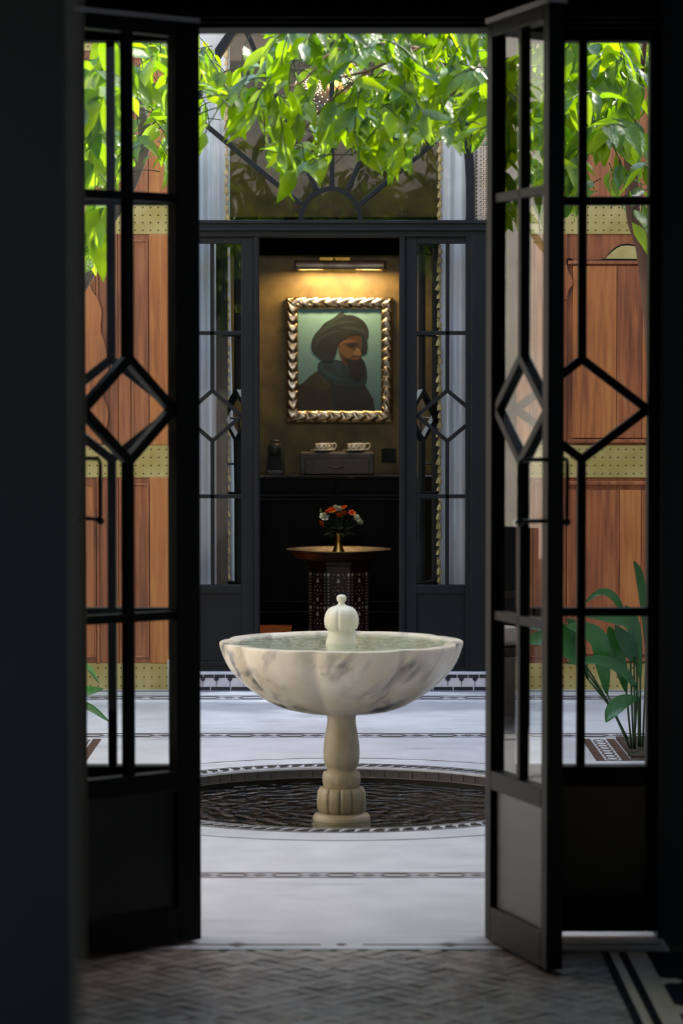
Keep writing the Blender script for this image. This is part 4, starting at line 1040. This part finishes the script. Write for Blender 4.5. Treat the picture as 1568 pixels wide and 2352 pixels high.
# vase and bouquet
vz = ztr-.028; vt = PZ(1222, yt)-vz
va = empty('brass_vase', (tx, yt, vz), 'small waisted brass vase standing on the tray with flowers', 'vase')
MB().lathe([(.001, 0), (.041, 0), (.041, .006), (.038, .016), (.029, .040), (.021, .066), (.018, .082), (.020, vt*.9), (.022, vt*.97), (.023, vt), (.019, vt), (.017, vt*.9), (.001, vt*.88)], (tx, yt, vz), 28).build('body', M['bright_brass'], va, smooth=True)
def petal_mb(n_, r0, curl):
    mb = MB()
    for lay in range(4):
        k_ = (3, 4, 5, 6)[lay]; op = (.12, .30, .58, .9)[lay]; hh = r0*(1.15, 1.1, .95, .8)[lay]
        for j in range(k_):
            a = 2*math.pi*(j+lay*.37)/k_; wd_ = 1.15*2*math.pi/k_/2; vs = []
            for iu in range(5):
                for iv in range(5):
                    u = (iu/4-.5)*2; v = iv/4
                    rr_ = r0*(.12+op*v**.8) * (1-.12*u*u); aa = a+u*wd_*(1-.35*v*v*abs(u))
                    z = hh*v*(1-.18*u*u) - r0*op*curl*max(0, v-.7)*2.2
                    vs.append((rr_*math.cos(aa), rr_*math.sin(aa), z + r0*.03*math.sin(5*u+lay)))
            mb.add(vs, [(i*5+j2, (i+1)*5+j2, (i+1)*5+j2+1, i*5+j2+1) for i in range(4) for j2 in range(4)])
    return mb
fy = yt
flowers = [(762, 1172, .024, 'o', 0), (741, 1187, .024, 'w', 1), (775, 1184, .021, 'o', 2), (790, 1180, .020, 'o', 3), (783, 1170, .023, 'w', 4), (792, 1166, .017, 'o', 5),
           (809, 1178, .018, 'o', 6), (815, 1190, .027, 'w', 7), (826, 1198, .020, 'w', 8), (733, 1203, .019, 'o', 9), (770, 1166, .018, 'w', 10), (752, 1176, .016, 'o', 11)]
where = ['at the top left', 'large on the left', 'low in the middle', 'right of the middle', 'at the top centre', 'small at the top right', 'between the white blooms on the right', 'largest on the right', 'drooping at the far right', 'low at the far left', 'behind at the top', 'small on the upper left']
vm = Vector((tx, fy, vz+vt))
for px, py, r0, c_, i in flowers:
    r0 *= 1.3; p = P(px, py, fy + random.uniform(-.06, -.01)); dirv = (p-(vm-Vector((0, 0, .03)))).normalized()
    dirv = (dirv + Vector((0, -.55, .1))).normalized()
    colr = 'orange' if c_ == 'o' else 'cream white'
    rf = empty('rose', tuple(p), '%s rose %s of the bouquet' % (colr, where[i]), 'flower', '%s roses in the brass vase' % colr)
    b_ = petal_mb(4, r0, .5).build('bloom', M['petal_orange' if c_ == 'o' else 'petal_white'], None, local=True, smooth=True)
    b_.parent = rf; b_.rotation_euler = dirv.to_track_quat('Z', 'Y').to_euler(); b_.rotation_euler.z += i; b_.location = -dirv*r0*.35
    sp = spline([tuple(vm-Vector((0, 0, .02))), tuple((vm+p)/2-Vector((0, -.01, .01))), tuple(p-dirv*r0*.3)], 4)
    MB().tube(sp, .0022, 5).build('stem', M['sepal'], rf, smooth=True)
bd_ = empty('rose_bud', tuple(P(736, 1173, fy)), 'green rose bud at the upper left of the bouquet', 'flower')
pb = P(736, 1173, fy); MB().lathe([(.001, -.012), (.007, -.006), (.008, 0), (.001, .014)], tuple(pb), 8).build('bloom', M['bud'], bd_, smooth=True)
MB().tube(spline([tuple(vm-Vector((0,0,.02))), tuple((vm+pb)/2), tuple(pb)], 4), .002, 5).build('stem', M['sepal'], bd_, smooth=True)
bf = empty('bouquet_foliage', tuple(vm), 'dark green leaves filling the bouquet below the roses', 'foliage')
for i in range(34):
    a = i*2.4; el = R(8+50*((i*7) % 10)/10); d = Vector((math.cos(a)*math.cos(el), math.sin(a)*math.cos(el)*.7, math.sin(el))); p0 = vm+Vector((0, 0, -.01)); L0 = .075+.045*((i*3) % 5)/5
    sd_ = d.cross(Vector((0, 0, 1))).normalized()*.016; vs = []
    for k in range(6):
        t = k/5; q_ = p0+d*L0*t+Vector((0, 0, -.03*t*t)); w_ = math.sin(math.pi*t)**.8 if 0 < k < 5 else .08; vs += [q_-sd_*w_, q_+Vector((0, 0, -.003)), q_+sd_*w_]
    MB().add(vs, [(k*3+j, k*3+j+1, k*3+j+4, k*3+j+3) for k in range(5) for j in range(2)]).build('leaf', M['sepal'], bf, smooth=True)
# rug corner
rg = MB().box(PX(560, 17.4), PX(668, 17.4), 16.6, 17.75, ZS, ZS+.015).build('rug', M['rug'], bevel=.004); tag(rg, 'orange red wool rug whose edge shows left of the tea table', 'rug')

# pierced brass lantern
yl2 = 17.0; lc = P(768, 215, yl2)
ln = empty('pierced_lantern', (lc.x, yl2, lc.z), 'large pierced brass lantern glowing behind the foliage in the far room', 'lamp')
def pierced(c, r, sz, seg, rings, m_, name, pw):
    """a globe whose skin is a net of metal between the openings"""
    bm_ = bmesh.new(); bmesh.ops.create_uvsphere(bm_, u_segments=seg, v_segments=rings, radius=r)
    for v in bm_.verts:
        a = math.atan2(v.co.y, v.co.x); v.co.z *= sz; k_ = 1+pw*math.cos(6*a)*(1-abs(v.co.z)/(r*sz+.001)); v.co.x *= k_; v.co.y *= k_
    me = bpy.data.meshes.new(name); bm_.to_mesh(me); bm_.free(); me.materials.append(m_)
    o = bpy.data.objects.new(name, me); COL.objects.link(o); o.parent = ln; o.location = Vector(c)-Vector(ln['_o']); o['_o'] = ln['_o']
    wf = o.modifiers.new('net', 'WIREFRAME'); wf.thickness = r*.035; wf.use_even_offset = False; wf.use_boundary = True
    return o
RL = .25
sphm = MB().ball(tuple(lc), RL, 32, 20, .8); sphm.build('pierced_shell', M['brass'], ln, smooth=True)
MB().tube([(lc.x, yl2, lc.z+.18), (lc.x, yl2, 4.6)], .008, 6).build('chain', M['brass'], ln)
def sph(d, rr=1.006): return Vector((lc.x+d.x*RL*rr, yl2+d.y*RL*rr, lc.z+d.z*RL*rr*.8))
cells = MB(); fib = lambda n_: [Vector((math.cos(i*2.39996)*math.sqrt(1-(1-2*(i+.5)/n_)**2), math.sin(i*2.39996)*math.sqrt(1-(1-2*(i+.5)/n_)**2), 1-2*(i+.5)/n_)) for i in range(n_)]
stars = fib(16)
stars += [(Vector(P(706, 178, 16.78))-lc).normalized(), (Vector(P(808, 168, 16.78))-lc).normalized()]
def cell(c, u, v, a0, a1, wd_, ang):
    """one glowing opening, long axis radial from the star centre"""
    pts = []
    for r_, w_ in ((a0, 0), (a0*.7+a1*.3, 1), (a0*.3+a1*.7, 1), (a1, 0), (a0*.3+a1*.7, -1), (a0*.7+a1*.3, -1)):
        d = (c + (u*math.cos(ang)+v*math.sin(ang))*r_ + (v*math.cos(ang)-u*math.sin(ang))*w_*wd_).normalized(); pts.append(sph(d))
    cells.add(pts, [tuple(range(6))])
for c in stars:
    u = c.orthogonal().normalized(); v = c.cross(u)
    for k in range(14):
        a = 2*math.pi*k/14; cell(c, u, v, .10, .20, .019, a); cell(c, u, v, .215, .255, .017, a+.22)
        if k % 2: cell(c, u, v, .03, .08, .012, a)
for c in fib(520):
    if min((c-s_).length for s_ in stars) > .27:
        u = c.orthogonal().normalized(); v = c.cross(u); cell(c, u, v, -.017, .017, .014, .4)
cells.build('glowing_opening', glow('lantern_glow', (1, .78, .46, 1), 1.5), ln, kind='stuff', label='small glowing petal shaped openings of the lantern')
for s_ in (-1, 1):
    for k in range(2):
        cx_ = lc.x+s_*(.20+.05*k); cz_ = lc.z-.16-.10*k
        MB().ball((cx_, yl2-.05, cz_), .036-.008*k, 10, 8, 1.3).tube([(cx_, yl2-.05, cz_), (cx_*.5+lc.x*.5, yl2-.02, lc.z)], .003, 5).build('pendant', M['brass'], ln, smooth=True)
pll = bpy.data.lights.new('lantern_light', 'POINT'); pll.energy = 4; pll.color = (1, .76, .46); pll.shadow_soft_size = .1
po = bpy.data.objects.new('lantern_light', pll); COL.objects.link(po); po.parent = ln; po.location = (0, -.35, .1)

sp_ = empty('fill_spotlight', (tx, yt-.9, 4.55), 'unseen spotlight added to brighten the roses on the tea table', 'lamp')  # extra lamp added to brighten the bouquet
MB().lathe([(.04, 0), (.045, .05), (.001, .05)], (tx, yt-.9, 4.55), 20).build('housing', M['brass'], sp_, smooth=True)
sl = bpy.data.lights.new('table_fill', 'SPOT'); sl.energy = 80; sl.spot_size = R(10); sl.spot_blend = .6; sl.color = (1, .9, .76); sl.shadow_soft_size = .03
slo = bpy.data.objects.new('table_fill', sl); COL.objects.link(slo); slo.parent = sp_; slo.location = (0, 0, -.01)
slo.rotation_euler = (Vector((0, -.9, 4.55-PZ(1185, yt)))).to_track_quat('Z', 'Y').to_euler()

for sx, side in ((-1, 'left'), (1, 'right')):
    cs = empty('fill_spotlight', (FX+sx*.78, YF+.72, 4.55), 'unseen spotlight added as fill behind the %s curtain of the far room' % side, 'lamp')  # extra lamps added to brighten the curtains from behind
    MB().lathe([(.05, 0), (.055, .05), (.001, .05)], (FX+sx*.78, YF+.72, 4.55), 20).build('housing', M['brass'], cs, smooth=True)
    sl = bpy.data.lights.new('curtain_fill', 'SPOT'); sl.energy = 260; sl.spot_size = R(70); sl.spot_blend = .8; sl.color = (.86, .92, 1); sl.shadow_soft_size = .05
    slo = bpy.data.objects.new('curtain_fill', sl); COL.objects.link(slo); slo.parent = cs; slo.location = (0, 0, -.01); slo.rotation_euler = (R(-14), 0, 0)

sq = empty('fill_spotlight', (FX+.08, 17.95, 4.55), 'unseen spotlight added to brighten the leather box and cups', 'lamp')  # extra lamp added to brighten the cups
MB().lathe([(.04, 0), (.045, .05), (.001, .05)], (FX+.08, 17.95, 4.55), 20).build('housing', M['brass'], sq, smooth=True)
sl = bpy.data.lights.new('cup_fill', 'SPOT'); sl.energy = 60; sl.spot_size = R(9); sl.spot_blend = .7; sl.color = (1, .86, .66); sl.shadow_soft_size = .03
slo = bpy.data.objects.new('cup_fill', sl); COL.objects.link(slo); slo.parent = sq; slo.location = (0, 0, -.01)
slo.rotation_euler = (Vector((0, 17.95-(yb+.1), 4.55-1.18))).to_track_quat('Z', 'Y').to_euler()
# ================================================================ FOUNTAIN
fo = empty('fountain', (0, 10.8, -.22), 'white veined marble fountain with lobed bowl on a baluster stem', 'fountain')
YFo = 10.8; s_px = 6400/YFo
zr = 1.6-(1473-900)/s_px
th0 = math.radians(-90-13.8)
def lobes(a, r, z, k):
    g = abs(math.sin(4*(a-th0)))
    return 1 - .062*(1-min(1, g*1.5))**2 * (1 if k < 20 else .6) - .02*(1-g)
C0 = (0, YFo, 0)
outer = [(.060, -.283), (.12, -.279), (.20, -.266), (.262, -.245), (.318, -.212), (.372, -.172), (.420, -.125), (.450, -.080), (.468, -.035), (.4745, -.012), (.474, -.003), (.468, 0)]
op = [tuple(v) for v in spline([(r, z) for r, z in outer], 2)]
innerp = [(.438, .0), (.430, -.004), (.422, -.020), (.40, -.06), (.34, -.11), (.2, -.14), (.001, -.145)]
prof = op + innerp
MB().lathe([(r, zr+z) for r, z in prof], C0, 192, fn=lambda a, r, z, k: lobes(a, r, z, k) if r > .05 else 1).build('bowl', M['fountain_marble'], fo, smooth=True)
zz = lambda py: 1.6-(py-900)/s_px
stem = [(.060, zz(1640)), (.056, zz(1655)), (.060, zz(1675)), (.067, zz(1700)), (.0715, zz(1722)), (.071, zz(1742)), (.066, zz(1758)), (.056, zz(1770)), (.055, zz(1774))]
MB().lathe([tuple(v) for v in spline(stem, 3)][::-1], C0, 64, fn=lambda a, r, z, k: 1-.012*(1-abs(math.sin(4*a))), cap0=True).build('baluster', M['stem_marble'], fo, smooth=True)
col_ = [(.055, zz(1773)), (.070, zz(1776)), (.074, zz(1785)), (.074, zz(1800)), (.070, zz(1810)), (.066, zz(1813))]
MB().lathe(col_[::-1], C0, 64, fn=lambda a, r, z, k: 1-.03*(1-abs(math.cos(4*a)))**2, cap0=True).build('collar', M['stem_marble'], fo, smooth=True)
fl_ = [(.072, zz(1811)), (.086, zz(1813)), (.094, zz(1822)), (.096, zz(1840)), (.095, zz(1860)), (.088, zz(1868)), (.080, zz(1870))]
MB().lathe(fl_[::-1], C0, 120, fn=lambda a, r, z, k: 1-.10*(1-min(1, abs(math.sin(6*a+.3))*1.8))**2, cap0=True, cap1=True).build('fluted_base', M['stem_marble'], fo, smooth=True)
MB().lathe([(.112, -.22), (.112, zz(1880)), (.106, zz(1874)), (.088, zz(1869)), (.001, zz(1869))], C0, 48).build('foot', M['stem_marble'], fo, smooth=True)
zz2 = lambda py: zr-(py-1473)/s_px
fin = [(.064, zr-.03), (.060, zz2(1473)), (.054, zz2(1460)), (.052, zz2(1449)), (.062, zz2(1443)), (.067, zz2(1430)), (.065, zz2(1415)), (.055, zz2(1402)), (.040, zz2(1395)), (.020, zz2(1391)), (.013, zz2(1387)), (.0125, zz2(1384)), (.018, zz2(1379)), (.019, zz2(1373)), (.014, zz2(1368)), (.001, zz2(1366))]
def pumpkin(a, r, z, k):
    return 1-(.10*(1-min(1, abs(math.sin(4*a+.9))*1.6))**2 if zz2(1448) < z < zz2(1392) else 0)
MB().lathe([tuple(v) for v in spline(fin, 3)], (0, YFo, 0), 96, fn=pumpkin).build('finial', M['finial_marble'], fo, smooth=True)
bw = MB().lathe([(.428, 0), (.001, 0)], (0, YFo, zr-.008), 96, fn=lambda a, r, z, k: (1-.05*(1-abs(math.sin(4*(a-th0))))) if r > .1 else 1).build('basin_water', M['basin_water'], None, smooth=True)
tag(bw, 'clear rippled water brimming in the marble fountain bowl', 'water', kind='stuff')

# ================================================================ TREES
def leaf_mesh(name, m_, wd=.21, droop=.18, fold=.16, rows=6, twist=.0, wave=.02):
    vs = []; fs = []
    for i in range(rows+1):
        t = i/rows; hw_ = wd*(math.sin(math.pi*min(1, t**.82))**.9)*(1-.25*t) if 0 < t < 1 else .004
        z = -droop*t*t; tw = twist*t
        for s_ in (-1, 0, 1):
            x = hw_*s_; zz_ = z + abs(s_)*hw_*fold*2 + wave*math.sin(t*9+s_*1.3)*abs(s_)
            vs.append((x*math.cos(tw), t, zz_ + x*math.sin(tw)))
    for i in range(rows):
        for j in range(2): fs.append((i*3+j, i*3+j+1, (i+1)*3+j+1, (i+1)*3+j))
    me = bpy.data.meshes.new(name); me.from_pydata(vs, [], fs); me.materials.append(m_); me.polygons.foreach_set('use_smooth', [True]*len(fs)); me.update()
    return me, vs, fs
LV = [leaf_mesh('leaf', M['leaf'], .21, .12, .15), leaf_mesh('leaf', M['leaf'], .24, .28, .1, twist=.5), leaf_mesh('leaf', M['leaf'], .19, .4, .22, twist=-.4), leaf_mesh('leaf', M['leaf'], .22, -.1, .25, twist=.2)]
low = [(60, 640), (190, 655), (245, 640), (256, 500), (262, 445), (330, 440), (385, 425), (420, 410), (455, 400), (478, 330), (505, 300), (528, 335), (560, 325), (575, 270), (600, 300), (612, 380), (640, 472), (668, 460),
       (690, 400), (715, 440), (745, 432), (765, 350), (800, 350), (830, 385), (862, 405), (890, 425), (950, 405), (975, 350), (1010, 330), (1060, 355), (1095, 335), (1120, 360), (1190, 420), (1240, 560), (1262, 520),
       (1300, 510), (1312, 560), (1335, 540), (1350, 470), (1440, 490), (1475, 600), (1500, 640), (1568, 700)]
def clear(px, py):
    """True where the photograph shows open air under the crown"""
    if py > interp(px, low): return True
    return False
def inpoly(px, py, pl):
    c = False
    for i in range(len(pl)):
        x0, y0 = pl[i-1]; x1, y1 = pl[i]
        if (y0 > py) != (y1 > py) and px < (x1-x0)*(py-y0)/(y1-y0)+x0: c = not c
    return c
holes = [([(508, 60), (640, 60), (600, 130), (540, 190), (505, 190)], .03), ([(655, 140), (730, 140), (720, 230), (665, 225)], .12), ([(795, 145), (880, 140), (880, 200), (800, 200)], .25),
         ([(720, 205), (810, 205), (810, 280), (720, 290)], .35), ([(455, 205), (520, 240), (535, 330), (455, 420)], .12), ([(300, 240), (345, 240), (340, 440), (300, 440)], .15), ([(345, 180), (390, 160), (390, 440), (345, 440)], .35), ([(520, 190), (600, 190), (560, 260), (520, 300)], .6)]
rnd = random.Random(11)
def leaf_at(base, d, up, size, out, kind_=None):
    y_ = d.normalized(); x_ = y_.cross(up)
    if x_.length < .05: x_ = y_.orthogonal()
    x_.normalize(); z_ = x_.cross(y_)
    mt = Matrix(((x_.x, y_.x, z_.x), (x_.y, y_.y, z_.y), (x_.z, y_.z, z_.z)))
    tip = base + y_*size
    a = proj(base); b = proj(tip); m_ = proj(base*.4+tip*.6 - Vector((0, 0, .02)))
    for q in (a, b, m_):
        if clear(q[0], q[1]): return False
    for pl, pr in holes:
        if inpoly(m_[0], m_[1], pl) and rnd.random() > pr: return False
    out.append((base, mt, size, rnd.randrange(4) if kind_ is None else kind_)); return True
def twig(p, d, n_, out, tubes, size=(.07, .115)):
    size = (size[0]*1.1, size[1]*1.22)
    pts = [p.copy()]; q = p.copy(); dd = d.normalized(); made = 0
    for i in range(n_):
        dd = (dd + Vector((rnd.uniform(-.22, .22), rnd.uniform(-.22, .22), -.16))).normalized(); q = q + dd*rnd.uniform(.022, .038); pts.append(q.copy())
        side = dd.cross(Vector((0, 0, 1)));
        if side.length < .1: side = Vector((1, 0, 0))
        side.normalize(); s_ = 1 if i % 2 else -1
        ld = (dd*.6 + side*s_*rnd.uniform(.35, 1.0) + Vector((rnd.uniform(-.3, .3), rnd.uniform(-.4, .3), rnd.uniform(-1.15, .15)))).normalized()
        up = Vector((rnd.uniform(-.6, .6), rnd.uniform(-.9, .3), rnd.uniform(.2, 1.0)))
        if leaf_at(q, ld, up, rnd.uniform(*size), out): made += 1
    if made:
        ok = [pts[0]] + [x for x in pts[1:] if not clear(*proj(x))]
        if len(ok) > 2 and not clear(*proj(pts[0])): tubes.append((ok, [.0028]*(len(ok)-1)+[.0014]))
def crown(boxes, out, tubes):
    for (pa, pb, qa, qb, ya, yb_, n_, sz) in boxes:
        for _ in range(n_):
            Y = rnd.uniform(ya, yb_); p = P(rnd.uniform(pa, pb), rnd.uniform(qa, qb), Y)
            if clear(*proj(p)): continue
            twig(p, Vector((rnd.uniform(-1, .6), rnd.uniform(-.6, .4), rnd.uniform(-.7, .5))), rnd.randint(5, 8), out, tubes, sz)
def tree(lab, base, trunk, branches, boxes, bark_, srt, extra):
    t = empty('citrus_tree', base, lab, 'tree')
    out = []; tubes = []
    crown(boxes, out, tubes)
    MB().tube(spline(trunk[0], 5), [interp(i/((len(trunk[0])-1)*5), [(0, trunk[1]), (1, trunk[2])]) for i in range((len(trunk[0])-1)*5+1)], 12).build('trunk', bark_, t, smooth=True)
    for pts, r0, r1 in branches:
        n_ = (len(pts)-1)*5+1
        MB().tube(spline(pts, 5), [r0+(r1-r0)*i/(n_-1) for i in range(n_)], 8).build('branch', bark_, t, smooth=True)
    mb = MB()
    for pts, rr_ in tubes: mb.tube(pts, rr_, 4, caps=False)
    mb.build('twigs', M['sepal'], t, kind='stuff', smooth=True)
    def vis_(l):
        q = proj(l[0]+l[1]@Vector((0, l[2]*.5, 0)))
        x, y = q; seen = y > 66 and ((452 < x < 1114) or (178 < x < 392) or (1192 < x < 1488))
        return (not seen, l[0].y/l[2])
    out.sort(key=vis_)
    for i, (b_, mt, sz, kd) in enumerate(out[:290]):
        o = bpy.data.objects.new('leaf', LV[kd][0]); COL.objects.link(o); o.parent = t
        m4 = mt.to_4x4(); m4.translation = b_ - Vector(base); o.matrix_local = m4 @ Matrix.Scale(sz, 4)
    mb = MB()
    for b_, mt, sz, kd in out[290:]:
        _, vs, fs = LV[kd]; mb.add([b_ + mt @ (Vector(v)*sz) for v in vs], fs)
    if mb.v: mb.build('foliage', M['leaf'], t, kind='stuff', smooth=True)
    print('TREE', lab, len(out))
    return t
v3 = lambda px, py, Y: P(px, py, Y)
# right tree: trunk seen in the right side window, limbs reach over the courtyard
tr_pts = [Vector((1.46, 12.4, .012)), Vector((1.44, 12.4, .8)), Vector((1.40, 12.38, 1.6)), v3(1482, 600, 12.3), v3(1455, 500, 12.2), v3(1448, 380, 12.0), v3(1432, 270, 11.8), v3(1395, 190, 11.6), v3(1360, 120, 11.3)]
brs = [([v3(1440, 330, 12.0), v3(1466, 220, 11.9), v3(1478, 120, 11.7), v3(1490, 20, 11.5)], .016, .008),
       ([v3(1360, 120, 11.3), v3(1280, 60, 11.0), v3(1180, 40, 10.7), v3(1080, 60, 10.4), v3(960, 110, 10.2), v3(850, 160, 10.0), v3(770, 180, 9.9)], .014, .004),
       ([v3(1180, 40, 10.7), v3(1090, 150, 10.5), v3(1000, 260, 10.3), v3(930, 300, 10.2)], .008, .003),
       ([v3(960, 110, 10.2), v3(860, 100, 10.0), v3(760, 120, 9.8), v3(690, 190, 9.7), v3(610, 200, 9.6)], .006, .002),
       ([v3(850, 160, 10.0), v3(760, 230, 9.9), v3(690, 310, 9.9), v3(655, 380, 9.8)], .005, .002)]
tree('large citrus tree on the right whose leafy limbs hang across the doorway view', (1.46, 12.4, .012), (tr_pts, .045, .018), brs,
     [(860, 1110, 0, 300, 9.4, 11.4, 74, (.075, .12)), (600, 900, 30, 380, 9.3, 10.9, 60, (.075, .12)), (490, 640, 150, 260, 9.3, 10.3, 14, (.075, .11)), (640, 720, 300, 400, 9.4, 10.2, 11, (.085, .12)),
      (720, 980, 230, 360, 9.5, 10.6, 16, (.075, .115)), (900, 1110, 200, 290, 9.5, 11.2, 16, (.075, .115)),
      (1190, 1500, 0, 440, 10.2, 12.6, 135, (.09, .14)), (1110, 1200, 0, 330, 9.6, 11.5, 16, (.08, .12)), (700, 1500, -260, 0, 9.6, 12.2, 30, (.09, .13))],
     M['bark_red'], None, None)
tl_pts = [Vector((-1.52, 12.4, .012)), Vector((-1.46, 12.4, .9)), Vector((-1.34, 12.4, 1.7)), v3(215, 600, 12.4), v3(240, 520, 12.4), v3(290, 440, 12.4), v3(332, 330, 12.3), v3(322, 250, 12.2), v3(280, 150, 12.0), v3(250, 40, 11.8)]
brl = [([v3(332, 340, 12.3), v3(352, 290, 12.3), v3(395, 200, 12.2), v3(440, 90, 12.0)], .014, .005), ([v3(250, 540, 12.35), v3(225, 560, 12.2), v3(215, 590, 12.0)], .006, .003)]
tree('citrus tree on the left with pale grey bark behind the left side window', (-1.52, 12.4, .012), (tl_pts, .04, .022), brl,
     [(150, 330, 60, 400, 9.0, 10.0, 34, (.11, .16)), (280, 420, 60, 330, 10.5, 12.4, 44, (.085, .13)), (180, 250, 420, 600, 10.8, 11.8, 9, (.09, .12)), (440, 520, 40, 330, 10.6, 12.2, 16, (.075, .11)),
      (340, 400, 340, 430, 11.5, 12.4, 5, (.06, .08)), (100, 520, -200, 60, 9.6, 12.2, 22, (.09, .13))],
     M['bark'], None, None)

# ================================================================ BROAD-LEAVED PLANTS IN THE BEDS
def blade(mb, spine, wd_, tilt=.4):
    """arching leaf blade along a spine of world points"""
    sp = spline(spine, 5); n_ = len(sp); vs = []
    for i, p in enumerate(sp):
        t = i/(n_-1); d = (sp[min(i+1, n_-1)]-sp[max(i-1, 0)]).normalized()
        side = d.cross(Vector((0, -1, 0)))
        if side.length < .2: side = d.cross(Vector((0, 0, 1)))
        side = (side.normalized() + Vector((0, tilt, 0))).normalized()
        h_ = wd_*max(.03, math.sin(math.pi*min(1, t*.96+.03))**.75)
        vs += [p-side*h_, p+Vector((0, .012, -.006)), p+side*h_]
    return mb.add(vs, [(i*3+j, i*3+j+1, (i+1)*3+j+1, (i+1)*3+j) for i in range(n_-1) for j in range(2)])
def broad(lab, base, leaves, grp=None):
    r = empty('broadleaf_plant', base, lab, 'plant')
    for stalk, spine, wd_ in leaves:
        st_ = [P(*q) for q in stalk]; sp = [P(*q) for q in spine]
        lf = blade(MB(), sp, wd_).build('leaf', M['leaf_broad'], r, smooth=True)
        MB().tube(spline(st_+[sp[0]], 4), .0045, 6).build('stalk', M['sepal'], lf, smooth=True)
    return r
Yp = 12.35
bp_ = (1455, 1722, Yp)
broad('broad dark green leafy plant growing at the front of the right planting bed', tuple(P(1462, 1725, Yp))[:2]+(.012,), [
    ([bp_, (1450, 1600, Yp)], [(1445, 1440, Yp), (1425, 1395, Yp-.05), (1404, 1366, Yp-.1), (1375, 1360, Yp-.15), (1341, 1386, Yp-.2)], .018),
    ([bp_, (1462, 1600, Yp)], [(1462, 1500, Yp), (1445, 1436, Yp-.05), (1405, 1420, Yp-.1), (1345, 1414, Yp-.2)], .026),
    ([(1446, 1718, Yp)], [(1393, 1592, Yp), (1385, 1530, Yp-.05), (1375, 1470, Yp-.1), (1340, 1445, Yp-.15), (1300, 1436, Yp-.2)], .045),
    ([(1450, 1720, Yp)], [(1438, 1590, Yp), (1425, 1530, Yp), (1408, 1470, Yp-.05), (1397, 1438, Yp-.1)], .035),
    ([(1468, 1716, Yp)], [(1464, 1585, Yp), (1432, 1542, Yp-.05), (1380, 1516, Yp-.12), (1300, 1524, Yp-.2)], .026),
    ([(1466, 1716, Yp)], [(1466, 1603, Yp), (1430, 1612, Yp-.1), (1405, 1632, Yp-.15), (1391, 1658, Yp-.2)], .036),
    ([(1458, 1720, Yp)], [(1456, 1520, Yp), (1440, 1480, Yp-.05), (1412, 1436, Yp-.1)], .040),
    ([(1470, 1716, Yp)], [(1470, 1560, Yp), (1462, 1480, Yp), (1452, 1420, Yp-.03), (1435, 1390, Yp-.08)], .030),
    ([(1475, 1716, Yp)], [(1485, 1500, Yp), (1480, 1400, Yp), (1468, 1320, Yp), (1455, 1288, Yp)], .022),
    ([(1470, 1722, Yp-.05)], [(1475, 1735, Yp-.1), (1455, 1738, Yp-.15), (1437, 1745, Yp-.18)], .022)])
Yq = 12.7
broad('broad green leafy plant leaning left out of the back of the right planting bed', (P(1440, 1699, Yq).x, Yq, .012), [
    ([(1438, 1699, Yq), (1400, 1620, Yq)], [(1340, 1520, Yq), (1290, 1450, Yq-.05), (1240, 1432, Yq-.1), (1195, 1440, Yq-.1)], .038),
    ([(1440, 1699, Yq), (1402, 1625, Yq)], [(1345, 1540, Yq), (1300, 1490, Yq-.05), (1250, 1466, Yq-.1), (1196, 1475, Yq-.1)], .043),
    ([(1442, 1699, Yq), (1405, 1630, Yq)], [(1350, 1560, Yq), (1330, 1480, Yq), (1318, 1440, Yq-.05), (1302, 1420, Yq-.05)], .030)])
broad('broad green leafy plant in the left planting bed, tips showing in the side window', (-1.34, 12.3, .012), [
    ([(95, 1725, Yp)], [(120, 1560, Yp), (160, 1530, Yp), (200, 1532, Yp-.05), (228, 1570, Yp-.1)], .016),
    ([(92, 1725, Yp)], [(110, 1640, Yp), (150, 1592, Yp), (190, 1588, Yp-.05), (237, 1582, Yp-.1)], .030),
    ([(90, 1725, Yp)], [(110, 1660, Yp), (150, 1626, Yp), (200, 1622, Yp-.05), (252, 1658, Yp-.1)], .022),
    ([(88, 1725, Yp)], [(100, 1690, Yp), (140, 1660, Yp), (170, 1650, Yp), (196, 1662, Yp-.05)], .016)])
